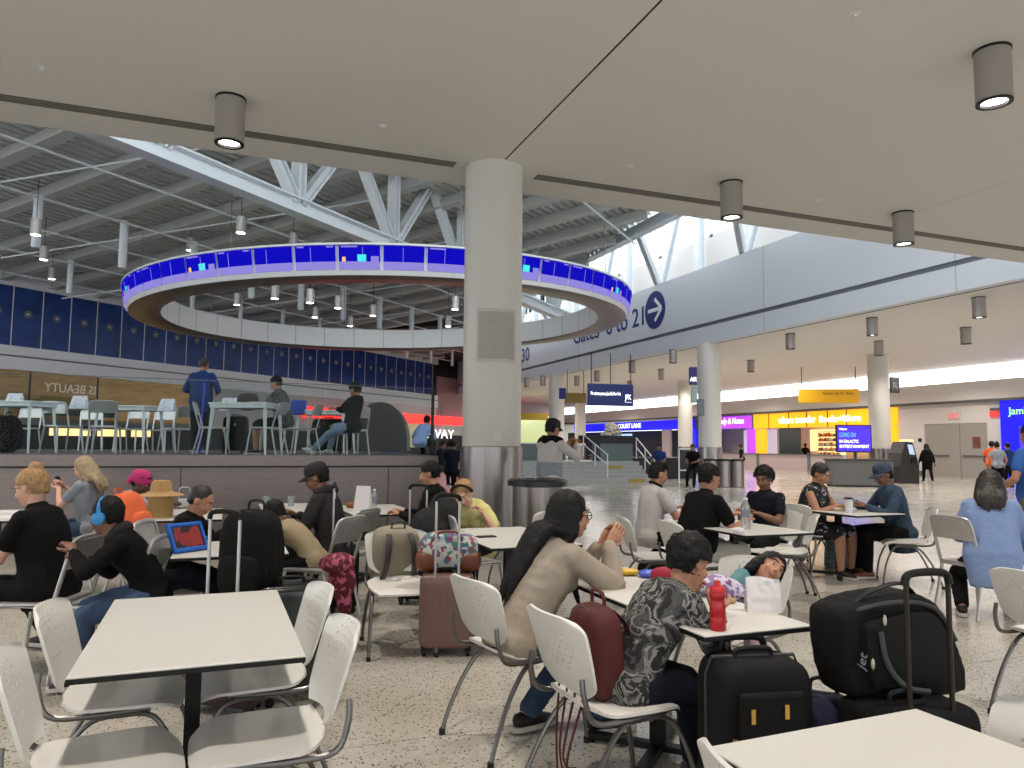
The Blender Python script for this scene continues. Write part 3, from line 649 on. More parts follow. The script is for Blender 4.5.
# shop interior
y0,y1=yz(757,440)[0],yz(899,440)[0]
struct(MB().box(XS+4,y1,0,XS+4.2,y0+16,3.8).build('wall_shop_inside',M['wallpaint'])); struct(MB().box(XS+.3,y1,3.8,XS+4.2,y0+40,3.9).build('ceiling_shop',M['wallpaint']))
shopbox('shop_glow_wall','wall made to glow as if warmly lit inside the bookshop','light',M['warmglow'],768,888,1.2,2.7,XS+3.7,XS+3.8)  # wall surface emits; the shop's warm lighting is put into it
shopbox('shop_screen','large dark glass display panel in the bookshop window','display',mat('slate_glass',(.20,.25,.25),.2),779,800,.95,2.75,XS+.0,XS+.1)
def shelf_unit(px0,px1,z0,z1,x,label):
    y0,y1=yz(px1,440)[0],yz(px0,440)[0]; t=thing('shop_shelf',label,'shelf',(x,(y0+y1)/2,z0)); w=y1-y0
    MB().box(0,-w/2,0,.3,w/2,z1-z0).build('back_panel',M['warmglow'],t)
    b=MB(); n=int((z1-z0)/.3)
    for k in range(n+1): b.box(-.15,-w/2,k*.3-.015,.3,w/2,k*.3+.015)
    b.build('shelf_board',M['dgrey'],t)
    cols=[mat('goods_%d'%i,c,.6) for i,c in enumerate(((.75,.25,.12),(.85,.6,.2),(.3,.4,.3),(.8,.8,.75)))]
    g=MB()
    for k in range(n):
        y=-w/2+.05
        while y<w/2-.1: s=random.uniform(.07,.13); g.box(-.1,y,k*.3+.015,.0,y+s*.85,k*.3+random.uniform(.14,.24),random.randrange(4)); y+=s
    o=g.build('goods',cols,t); o['kind']='stuff'
    return t
shelf_unit(770,778,.95,2.6,XS+1,'narrow lit goods shelf left of the dark display panel')
shelf_unit(813,836,.95,2.5,XS+.45,'wide lit goods shelf inside the bookshop behind the dark figure')
# low pale counter wall
b=MB(); y0,y1=yz(834,440)[0],yz(738,440)[0]; b.box(XS-1.3,y0-2,0,XS-1.1,y1+3,.98,0)
for px in (758,809): y=onX(px,460,XS-1.3)[0]; b.box(XS-1.34,y-.12,0,XS-1.3,y+.12,.98,1)
b.box(XS-1.4,y0-2,.98,XS-1.0,y1+3,1.02,1); o=b.build('shop_counter',[M['counter'],M['groove']]); tag(o,'long pale low counter wall in front of the bookshop','counter')
# purple shop
shopbox('purple_sign_band','purple lit sign band left of the bookshop','sign',M['ledpurple'],717,751,zs0+.05,zs1-.05)
shopbox('purple_pier','purple lit upright pier at the right of the purple shop','sign',M['ledpurple'],748,755,1.0,zs0)
t=bpy.data.objects['purple_sign_band']; text('body & Notes',.6,M['ledwhite'],(XS-.14,yz(719,420)[0],zs0+.4),(PI/2,0,-PI/2),t,width=yz(719,420)[0]-yz(745,420)[0],shear=.3)
struct(MB().box(XS+4,yz(757,440)[0]+16,0,XS+4.2,yz(690,440)[0]+6,3.8).build('wall_shop_purple',M['wallpaint']))
shopbox('shop_doorway_glow','pale glowing sheet standing in for the bright interior of the purple shop','light',mat('pale_glow',(.8,.78,.80),.5,emit=.6),717,748,0,zs0,XS+2.5,XS+2.6)  # emissive sheet added in place of the purple shop's lit interior
# blue shop band far left
y0=yz(692,440)[0]; shopbox('blue_sign_band','very long glowing blue sign band on the far shops left of the columns','sign',M['ledblue'],575,694,zs0+.1,zs1-.1)
t=bpy.data.objects['blue_sign_band']; text('COURT LANE',.6,M['ledwhite'],(XS-.14,yz(619,425)[0],zs0+.35),(PI/2,0,-PI/2),t,width=yz(619,425)[0]-yz(642,425)[0])
shopbox('shop_interior_dark','dark interior front of the shop beneath the blue band','shop front',M['shopdark'],560,694,0,zs0+.1,XS+1,XS+1.2)
shopbox('blue_pier','glowing blue upright pier at the right end of the blue band','sign',M['ledblue'],693,697,1,zs0+.1)
shopbox('pale_pier','pale pink upright pier under the blue band','pier',M['counter'],663,671,0,zs0+.1)
for px,l in ((606,'small pale lit menu board, left one under the blue band'),(618,'small pale lit menu board, right one under the blue band')):
    shopbox('menu_board',l,'menu board',mat('menu_glow',(.7,.85,.9),.5,emit=.9),px-5,px+5,2.3,2.6,XS+.9,XS+1)
# green lit shop behind capped man
p=atD(536,420,60); 
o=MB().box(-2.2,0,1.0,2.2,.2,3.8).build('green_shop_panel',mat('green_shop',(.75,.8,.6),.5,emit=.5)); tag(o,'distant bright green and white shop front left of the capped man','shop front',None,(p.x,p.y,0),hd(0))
# blue juice shop at the right edge
o=MB().box(XS-.2,yJ-8,2.55,XS+.1,yJ,3.85).build('juice_sign_band',M['ledblue']); tag(o,'glowing blue sign band at the right edge of the view','sign')
o=MB().box(XS-.2,yJ-.9,0,XS+.1,yJ,2.55).build('juice_pier',M['ledblue']); tag(o,'glowing blue upright pier under the blue band at the right edge','sign')
t=bpy.data.objects['juice_sign_band']; text('Jamba',.5,M['ledgreen'],(XS-.24,yz(1012,411)[0],3.1),(PI/2,0,-PI/2),t)
o=MB().box(XS+.6,yJ-7,.9,XS+.7,yJ-.9,2.5).build('juice_shop_light',M['warmglow']); tag(o,'warm lit opening of the shop at the right edge','light')
# advert screen + grey desk + kiosk
pk=G(889,484,0)
p=atD(855,438,30.5); t=thing('advert_screen','large blue advert screen mounted over a dark grey desk by the bookshop column','screen',(p.x,p.y,p.z),hd(4)); t.scale=(.9,.9,.9)
MB().box(-.85,-.04,-.66,.72,.06,.6).build('bezel',M['black'],t); MB().box(-.80,-.05,-.6,.67,-.04,.55).build('display',mat('screen_violet',(.2,.1,.8),.4,emit=1.0,ecol=(.24,.13,.78)),t)
for s,sz,x,z,w,m in (('Welcome',.14,-.72,.36,.35,M['ledwhite']),('GOING ON',.3,-.72,.04,.72,M['ledcyan']),('IN GALACTIC',.2,-.72,-.22,.85,M['ledwhite']),('ENTERTAINMENT',.2,-.72,-.45,1.3,M['ledwhite'])): text(s,sz,m,(x,-.055,z),(PI/2,0,0),t,width=w,ext=.002)
MB().box(-.06,.0,-1.3,.06,.08,-.6).build('post',M['dgrey'],t)
p=G(862,487,0); t=thing('grey_desk','dark grey reception desk under the blue advert screen','desk',(p.x,p.y,0),hd(4))
MB().box(-1.05,0,.06,1.15,.8,.98).build('desk_body',M['grey'],t); MB().box(-1.1,-.04,.98,1.2,.84,1.03).build('desk_top',M['dgrey'],t); MB().box(-1.0,.03,0,1.1,.77,.06).build('plinth',M['black'],t)
t=thing('info_kiosk','dark charcoal self-service kiosk with a slanted screen beside the doors','kiosk',(pk.x+1.2,pk.y,0),hd(-12)); t.scale=(.84,1,.97)
pr=[(-.55,0,0),(.5,0,0),(.52,0,.7),(.38,0,1.25),(.2,0,1.75),(-.2,0,1.78),(-.42,0,1.3),(-.55,0,.7)]
MB().prism([Vector(q) for q in pr],(0,.8,0)).build('cabinet',mat('charcoal',(.13,.125,.12),.4),t,bevel=.03)
MB().prism([(-.13,-.012,1.66),(.15,-.012,1.64),(.28,-.012,1.22),(-.02,-.012,1.24)],(0,.01,0)).build('screen',mat('kiosk_screen',(.6,.68,.8),.3,emit=.8),t)
MB().box(.05,-.03,.85,.38,.0,1.1).build('keypad',M['black'],t); MB().box(-.18,-.02,1.79,.2,.4,1.86).build('top_light',M['warmglow'],t)
# stanchion carts near the stairs
t=thing('sign_stand','white wire sign frame standing in front of the dark stalls right of the steps','sign frame',G(688,483,0),hd(0))
b=MB(); 
for a_,c_ in (((-.35,0,0),(-.35,0,1.35)),((.35,0,.1),(.35,0,1.35)),((-.35,0,1.35),(.35,0,1.35)),((-.35,0,.5),(.35,0,.5))): b.cyl(a_,c_,.03,n=6)
b.build('frame',M['white'],t); MB().box(-.3,.0,.55,.3,.03,1.3).build('panel',M['dgrey'],t)
t=MB(); t.box(-2.4,0,0,1.4,1.4,.95); o=t.build('dark_stall',M['shopdark'],None,bevel=.04); p=G(668,479,0); tag(o,'low dark stall standing between the steps and the bins','stall',None,(p.x,p.y,0),hd(-20))
# ================================================================ FURNITURE MODELS (front faces +Y)
def smooth_pts(P,k=6):
    P=[Vector(p) for p in P]; out=[]
    for i in range(len(P)-1):
        p0=P[max(i-1,0)];p1=P[i];p2=P[i+1];p3=P[min(i+2,len(P)-1)]
        for j in range(k):
            t=j/k; out.append(.5*((2*p1)+(p2-p0)*t+(2*p0-5*p1+4*p2-p3)*t*t+(3*p1-p0-3*p2+p3)*t**3))
    out.append(P[-1]); return out
def grid_shell(fn,nu,nv,th,skip=None):
    """surface fn(u,v)->(point,normal) u,v in 0..1; thickened; cells where skip(u,v) are real holes"""
    b=MB(); idx={}
    top=[];bot=[]
    for j in range(nv+1):
        for i in range(nu+1):
            p,n_=fn(i/nu,j/nv); p=Vector(p); n_=Vector(n_).normalized(); top.append(p+n_*th/2); bot.append(p-n_*th/2)
    N_=len(top); fs=[]; keep=set()
    for j in range(nv):
        for i in range(nu):
            if skip and skip((i+.5)/nu,(j+.5)/nv,i,j): continue
            keep.add((i,j))
    for (i,j) in keep:
        a=j*(nu+1)+i;c=a+1;d=a+nu+2;e=a+nu+1
        fs.append((a,c,d,e)); fs.append((N_+e,N_+d,N_+c,N_+a))
        for (di,dj,x,y) in ((0,-1,a,c),(1,0,c,d),(0,1,d,e),(-1,0,e,a)):
            if (i+di,j+dj) not in keep: fs.append((x,N_+x,N_+y,y))
    used={q for f in fs for q in f}; mp={}; vs=[]
    allv=top+bot
    for q in sorted(used): mp[q]=len(vs); vs.append(allv[q])
    b.add(vs,[tuple(mp[q] for q in f) for f in fs]); return b
def rounded(u,v,ex=.34):   # rounded outline factor: shrink x near the v ends
    return 1
def make_white_chair():
    t=thing('perforated_chair','x','chair')
    W=.225
    def seat(u,v):
        x=(u-.5)*2; y=(v-.5)*2
        e=4.5; k=(1-abs(y)**e)**(1/e) if abs(y)<1 else 0; kx=max(.72,k)
        X=x*W*kx; Y=-.01+y*.215*(1-.06*abs(x)**4)
        z=.452-.012*(1-x*x)*(1-y*y) -.035*max(0,(y-.6)/.4)**2 +.02*max(0,(-y-.6)/.4)**2
        return (X,Y,z),(0,-.0,1)
    grid_shell(seat,24,22,.012).build('seat',M['plastic'],t,True)
    def back(u,v):
        x=(u-.5)*2; y=v
        k=1.0
        wv=.20+.035*math.sin(PI*min(1,v*1.1)*.5) 
        e=max(0,(v-.86)/.14); e2=max(0,(.22-v)/.22)
        wv*= (1-.20*e**3)*(1-.30*e2**2.0)
        top=.81-.015*x*x*x*x
        z=.505+(top-.505)*v
        Y=-.235-.10*v-.03*max(0,v-.8)*3*(v-.8)*2 +.045*x*x*(.6+.4*v)
        return (x*wv,Y,z+ .012*(1-abs(x))*e2),(0,1,.28)
    NU,NV=44,34
    holes=set(); rnd=random.Random(3)
    for r in range(8):
        jj=11+r*3
        for c in range(-5,6):
            ii=22+c*4+(2 if r%2 else 0)
            if abs(ii-22)<17-abs(r-3.5)*2.0: holes.add((ii,jj))
    grid_shell(back,NU,NV,.011,lambda u,v,i,j:(i,j) in holes).build('backrest',M['plastic'],t,True)
    for s in (-1,1):
        b=MB()
        rear=smooth_pts([(s*.185,.02,.415),(s*.20,-.10,.405),(s*.215,-.20,.29),(s*.23,-.285,.12),(s*.235,-.32,.012)],5)
        b.tube(rear,.0125,8,flat=.8); b.build('leg',M['tube'],t,True)
        b=MB(); fr=smooth_pts([(s*.185,-.02,.415),(s*.20,.11,.405),(s*.215,.19,.27),(s*.225,.225,.12),(s*.228,.235,.012)],5)
        b.tube(fr,.0125,8,flat=.8); b.build('leg',M['tube'],t,True)
        b=MB(); 
        br=smooth_pts([(s*.195,.10,.435),(s*.215,-.10,.43),(s*.222,-.235,.445),(s*.218,-.275,.53),(s*.205,-.28,.60)],5); b.tube(br,.011,8); b.build('back_support',M['tube'],t,True)
        for y in (-.32,.235): MB().lathe([(.016,0),(.016,.025),(.012,.03)],(s*(.235 if y<0 else .228),y,0),10).build('foot_cap',M['rubber'],t)
    b=MB(); b.tube([(-.2,.06,.42),(.2,.06,.42)],.011,8); b.tube([(-.2,-.08,.42),(.2,-.08,.42)],.011,8)
    for s in (-1,1): b.cbox((s*.16,-.01,.43),.04,.16,.012)
    b.build('under_frame',M['black'],t,True); return t
def make_metal_chair(nm='metal_chair',m=None,panel=None):
    m=m or M['alu']; panel=panel or m; t=thing(nm,'x','chair')
    def loop(P,r,name,k=5): MB().tube(smooth_pts(P,k),r,8,flat=.75).build(name,m,t,True)
    loop([(-.20,-.20,.44),(-.20,-.25,.62),(-.195,-.30,.80),(-.16,-.315,.845),(0,-.32,.855),(.16,-.315,.845),(.195,-.30,.80),(.20,-.25,.62),(.20,-.20,.44)],.016,'back_frame')
    def bp(u,v): x=(u-.5)*2; return (x*.185,-.262-.055*v-.012*(1-x*x),.66+.18*v-.01*x*x*v),(0,1,.25)
    grid_shell(bp,10,6,.008).build('back_panel',panel,t,True)
    def st(u,v): x=(u-.5)*2;y=(v-.5)*2; return (x*.215*(1-.03*abs(y)**5),y*.21*(1-.03*abs(x)**5),.452-.012*(1-x*x)*(1-y*y)-.012*max(0,y)**4),(0,0,1)
    grid_shell(st,12,12,.012).build('seat',panel,t,True)
    MB().tube([(-.2,-.2,.435),(.2,-.2,.435),(.2,.19,.435),(-.2,.19,.435)],.014,8,closed=True).build('seat_frame',m,t,True)
    for s in (-1,1):
        MB().tube([(s*.19,.18,.435),(s*.205,.215,.2),(s*.215,.24,.0)],[.018,.016,.014],8,flat=.7).build('leg',m,t,True)
        MB().tube([(s*.195,-.19,.44),(s*.205,-.24,.2),(s*.215,-.29,.0)],[.018,.016,.014],8,flat=.7).build('leg',m,t,True)
    return t
def make_table(w=.70,l=1.2,z=.74,posts=((0,-.0),)):
    t=thing('cafe_table','x','table')
    MB().box(-w/2,-l/2,z-.007,w/2,l/2,z).build('tabletop',M['laminate'],t,bevel=.003)
    MB().box(-w/2-.001,-l/2-.001,z-.024,w/2+.001,l/2+.001,z-.006).build('edge_band',M['black'],t,bevel=.004)
    for (x,y) in posts:
        MB().tube([(x,y,.05),(x,y,z-.05)],.04,4,ref=(1,1,0)).build('post',M['black'],t)
        b=MB(); b.cbox((x,y,z-.045),.34,.34,.02); b.build('mounting_plate',M['black'],t)
        b=MB()
        for a in (45,135): b.cbox((x,y,.032),.70,.06,.03,rot=Matrix.Rotation(R(a),3,'Z'))
        for a in (45,135,225,315): b.lathe([(.025,0),(.02,.02)],(x+.33*math.cos(R(a)),y+.33*math.sin(R(a)),0),10)
        b.build('cross_base',M['black'],t,bevel=.006)
    return t
def make_deck_table():
    t=thing('metal_table','x','table'); t.scale=(.80,.9,1.12); b=MB(); b.box(-.62,-.35,.725,.62,.35,.75); b.box(-.60,-.33,.67,.60,.33,.725); b.build('tabletop',M['white'],t,bevel=.006)
    for sx in (-1,1):
        for sy in (-1,1):
            MB().tube([(sx*.55,sy*.28,.72),(sx*.62,sy*.33,0)],[.045,.022],4,ref=(1,0,0)).build('leg',M['white'],t)
    return t
WC=Stock(make_white_chair()); MC=Stock(make_metal_chair()); 
TBL=Stock(make_table(posts=((0,0),)))
TB=Stock(make_deck_table())
GW='white perforated dining chairs'; GM='grey metal dining chairs'; GT='white cafe tables'
def T(x,y,rot,label): return TBL.put((x,y,0),R(rot),label,GT)
def C(x,y,face,label,st=WC,g=GW): # face: world angle clockwise from +Y
    return st.put((x,y,0),-R(face),label,g)
def CP(px,py,h,label,st=WC,g=GW,z=.45):   # seat centre seen at pixel, heading from camera
    p=G(px,py,z); return st.put((p.x,p.y,0),hd(h),label,g)
# ---- foreground
T(-.09,3.22,1,'empty white table in the left foreground with four white chairs around it')
C(-.30,2.72,84,'white chair at the front left corner of the empty foreground table')
C(-.33,3.42,92,'white chair at the back left side of the empty foreground table')
C(.12,3.46,-95,'white chair at the back right side of the empty foreground table')
C(.12,2.76,-93,'white chair at the front right side of the empty foreground table')
p=G(924,709,.74); T2=T(p.x-.345,p.y-.60,2,'empty white table at the bottom right corner of the view')
q=G(722,745,.82); C(q.x+.30,q.y-.12,96,'grey-white chair whose back just shows left of the bottom right table')
q=G(1022,703,.82); C(q.x-.28,q.y,-70,'white chair whose back rises at the bottom right corner of the view')
p=G(990,713,0); C(p.x+.32,p.y-.235,88,'white chair standing alone at the right edge of the view')
# camo boy's table
T3=(1.96,3.00); t_=make_table(w=.52,l=1.5); t_.location=(T3[0],T3[1]+.15,0); t_['label']='white table with the red bottle, soda can and paper bag'; t_['group']=GT
C(1.50,2.72,86,'white chair with the dark red backpack under the child in the patterned shirt')
C(1.42,3.55,78,'white chair under the long-haired woman in the beige sweatshirt')
C(2.62,3.48,-110,'white chair behind the white paper bag, where the small child leans back')
# middle row
T(*G(508,536,.74).xy,0,'white table by the column where the person in yellow leans')
p=G(351,515,.74); T(p.x+.35,p.y+.6,2,'white table with an upright menu card in front of the steel wall')
p=G(170,558,.74); T(p.x+.35,p.y+.6,0,'small white table with the blue tablet on it')
p=G(137,521,.74); T(p.x+.36,p.y+.6,0,'white table with the straw hat in front of the steel wall')
p=G(263,513,.74); T(p.x+.35,p.y+.6,0,'white table seen left of the man in the dark cap')
p=G(26,520,.74); T(p.x-.36,p.y+.6,0,'white table at the left edge in front of the grey-shirted woman')
# right group
T(*G(734,526,.74).xy,0,'white table with a water bottle between the three young men')
T(*G(838,510,.74).xy,0,'white table between the woman in the floral top and the man in denim')
# chairs (white)
CP(655,556,85,'white chair under the man in the white shirt',z=.45)
CP(700,562,75,'white chair under the man in black with pale shorts')
CP(765,547,-120,'white chair under the boy in the navy shirt')
CP(782,551,-75,'empty white chair at the near right corner of the table with the water bottle')
CP(812,534,62,'white chair under the woman in the floral sleeveless top')
CP(800,528,80,'white chair just behind the floral woman\'s seat')
CP(903,541,-72,'white chair under the man in the denim jacket')
CP(400,585,165,'white chair with the beige backpack hung on its back')
CP(520,545,-60,'white chair on the far side of the table by the column')
CP(545,528,-80,'white chair back seen between the column bin and the long-haired woman')
# chairs (metal)
CP(42,598,-88,'grey metal chair under the blonde woman in black at the left',MC,GM)
CP(110,600,-95,'grey metal chair under the boy with the blue headphones',MC,GM)
CP(85,548,-80,'grey metal chair directly behind the blonde woman\'s shoulder',MC,GM)
CP(105,530,-70,'grey metal chair under the woman in the grey top',MC,GM)
CP(185,576,85,'grey metal chair under the boy in black resting his head',MC,GM)
CP(318,566,-70,'grey metal chair nearest behind the man in the dark cap, with pink cloth',MC,GM)
CP(338,553,-70,'grey metal chair behind the pink cloth, second of the pair',MC,GM)
CP(430,545,-85,'grey metal chair under the dark-haired woman by the steel wall',MC,GM)
CP(978,562,72,'grey metal chair under the woman in the pale blue shirt',MC,GM)
CP(470,560,50,'grey metal chair under the person in yellow',MC,GM)
CP(145,545,80,'grey metal chair under the child in the pink headscarf',MC,GM)
# ---- deck furniture (z of the deck)
def D3(px,D,h,st,label,g): 
    p=atD(px,450,D); return st.put((p.x,p.y,ZDK),hd(h),label,g)
GD='white metal tables on the raised deck'; GC='grey metal chairs on the raised deck'
DT=[(15,12.2,8,'white deck table at the left edge behind the glass'),(128,13.4,8,'white deck table left of the man in the blue shirt'),(245,12.1,8,'white deck table under the brown bag, right of the man in blue'),(325,14.6,8,'deck table in front of the curly-haired youth')]
for px,D,h,l in DT: D3(px,D,h,TB,l,GD)
DC=[(62,12.3,120,'deck chair with a dark back, left of the folded menus'),(104,12.3,-20,'deck chair with rounded back near the second deck table'),(130,14.5,180,'pale deck chair behind the second deck table'),(176,13.9,-60,'pale deck chair just left of the man in blue'),(158,15.2,175,'pale deck chair farther back left of the man in blue'),
 (213,12.4,75,'deck chair right behind the man in blue'),(266,12.3,-80,'deck chair under the man in the patterned shirt'),(300,12.6,-85,'deck chair standing empty right of the man in the patterned shirt'),(352,13.6,-35,'deck chair under the curly-haired youth'),(22,14.6,170,'pale deck chair at the left edge beyond the first table'),(90,15.5,150,'far deck chair between the first two deck tables')]
for px,D,h,l in DC: D3(px,D,h,MC,l,GC)
# low distant seats beyond
# ================================================================ PEOPLE
def remesh(b,vox,smooth=4):
    me=b.mesh('tmp'); o=bpy.data.objects.new('tmp',me); COL.objects.link(o)
    m=o.modifiers.new('r','REMESH'); m.mode='VOXEL'; m.voxel_size=vox; m.adaptivity=0
    s=o.modifiers.new('s','SMOOTH'); s.factor=.5; s.iterations=smooth
    bpy.context.view_layer.update(); dg=bpy.context.evaluated_depsgraph_get()
    out=bpy.data.meshes.new_from_object(o.evaluated_get(dg)); bpy.data.objects.remove(o); bpy.data.meshes.remove(me); return out
def link(me,name,mats,parent,smooth=True):
    o=bpy.data.objects.new(name,me); COL.objects.link(o); o.parent=parent; me.materials.clear()
    for m in (mats if isinstance(mats,(list,tuple)) else [mats]): me.materials.append(m)
    me.polygons.foreach_set('use_smooth',[smooth]*len(me.polygons)); return o
def ss(b,pts,rad,n=14,flat=1,ref=None,cap=True):
    """smooth limb: spline through joints with rounded ends"""
    P=[Vector(p) for p in pts]; k=5; Q=smooth_pts(P,k); rr=[]
    for i in range(len(P)-1):
        for j in range(k): t=j/k; t=t*t*(3-2*t); rr.append(rad[i]*(1-t)+rad[i+1]*t)
    rr.append(rad[-1])
    d0=(Q[0]-Q[1]).normalized(); d1=(Q[-1]-Q[-2]).normalized()
    pre=[Q[0]+d0*rr[0]*.8*a for a in (1,.75,.4)]; pr=[rr[0]*a for a in (.15,.6,.9)]
    post=[Q[-1]+d1*rr[-1]*.8*a for a in (.4,.75,1)]; po=[rr[-1]*a for a in (.9,.6,.15)]
    b.tube(pre+Q+post,pr+rr+po,n,flat=flat,ref=ref); return b
def ik(a,c,l1,l2,hint):
    a,c=Vector(a),Vector(c); d=c-a; L=d.length
    if L>(l1+l2)*.995: c=a+d*((l1+l2)*.995/L); d=c-a; L=d.length
    L=max(L,abs(l1-l2)+.02); x=(l1*l1-l2*l2+L*L)/(2*L); h=math.sqrt(max(l1*l1-x*x,0)); dn=d.normalized()
    hv=Vector(hint); hv=hv-dn*hv.dot(dn)
    if hv.length<1e-4: hv=Vector((0,0,-1))-dn*dn.z*-1
    hv.normalize(); return a+dn*x+hv*h, c
SK={'light':mat('skin_light',(.80,.62,.53),.55,bump=.03,bscale=120),'tan':mat('skin_tan',(.67,.48,.37),.55,bump=.03,bscale=120),'brown':mat('skin_brown',(.48,.33,.25),.55,bump=.03,bscale=120),'dark':mat('skin_dark',(.33,.22,.17),.5,bump=.03,bscale=120)}
LIP={k:mat('lips_'+k,c,.45) for k,c in (('light',(.70,.42,.38)),('tan',(.55,.32,.28)),('brown',(.42,.24,.21)),('dark',(.32,.17,.15)))}
def cloth(name,c,b=.25,sc_=14,**k): return mat(name,c,.85,bump=b,bscale=sc_,spec=.2,**k)
HM={'black':mat('hair_black',(.022,.018,.016),.55,spec=.25,bump=.5,bscale=40,stretch=(4,4,.6)),'brown':mat('hair_brown',(.12,.08,.06),.5,bump=.5,bscale=40,stretch=(4,4,.6),var=.3,vscale=20),'blonde':mat('hair_blonde',(.60,.46,.30),.5,bump=.5,bscale=40,stretch=(4,4,.6),var=.3,vscale=25),'sandy':mat('hair_sandy',(.62,.54,.42),.5,bump=.5,bscale=40,stretch=(4,4,.6),var=.25,vscale=25)}
EYEW=mat('eye_white',(.85,.83,.80),.25); EYED=mat('eye_iris',(.08,.05,.035),.15)
def hand(b,w,fdir,nrm,s,side,curl=.5,spread=.0,thumb_mi=0):
    """palm + five fingers; w wrist, fdir finger direction, nrm = back-of-hand direction"""
    w=Vector(w); f=Vector(fdir).normalized(); n_=Vector(nrm); n_=(n_-f*n_.dot(f)).normalized(); x=f.cross(n_)*side
    P=w+f*.045*s
    b.tube([w-f*.02*s,w+f*.015*s,w+f*.05*s,w+f*.085*s,w+f*.092*s],[.022*s,.027*s,.038*s,.040*s,.030*s],12,flat=.42,ref=x)
    L=(.072,.08,.075,.058)
    for k in range(4):
        o=(k-1.5)*-.0205*s; base=w+f*.082*s+x*o; a=spread*(1.5-k)*.35
        d=(f*math.cos(a)+x*math.sin(a)).normalized(); p=[base]; c_=curl*(.9+.12*k)
        ang=c_*.45
        for q,fr in enumerate((.45,.32,.23)):
            dd=(d*math.cos(ang)-n_*math.sin(ang)).normalized(); p.append(p[-1]+dd*L[k]*s*fr*1.05); ang+=c_*1.0
        ss(b,p,[.0092*s,.0088*s,.008*s,.0068*s],8)
    tb=w+f*.022*s+x*.026*s-n_*.006*s; td=(f*.62+x*.72-n_*.25).normalized(); t2=tb+td*.034*s; t3=t2+(f*.85+x*.3-n_*.4).normalized()*.03*s; t4=t3+(f*.95-n_*.3-x*.05).normalized()*.022*s
    ss(b,[tb,t2,t3,t4],[.014*s,.011*s,.0098*s,.0078*s],8)
def wrinkle(me,amp,scale,seed=0):
    me.update(); co=[v.co.copy() for v in me.vertices]; nn=[v.normal.copy() for v in me.vertices]
    for i,v in enumerate(me.vertices):
        p=co[i]*scale+Vector((seed,0,0)); d=noise.noise(Vector((p.x,p.y,p.z*.55)))*.6+.4*(1-2*abs(noise.noise(p*1.7+Vector((5,2,seed)))))
        v.co=co[i]+nn[i]*amp*d
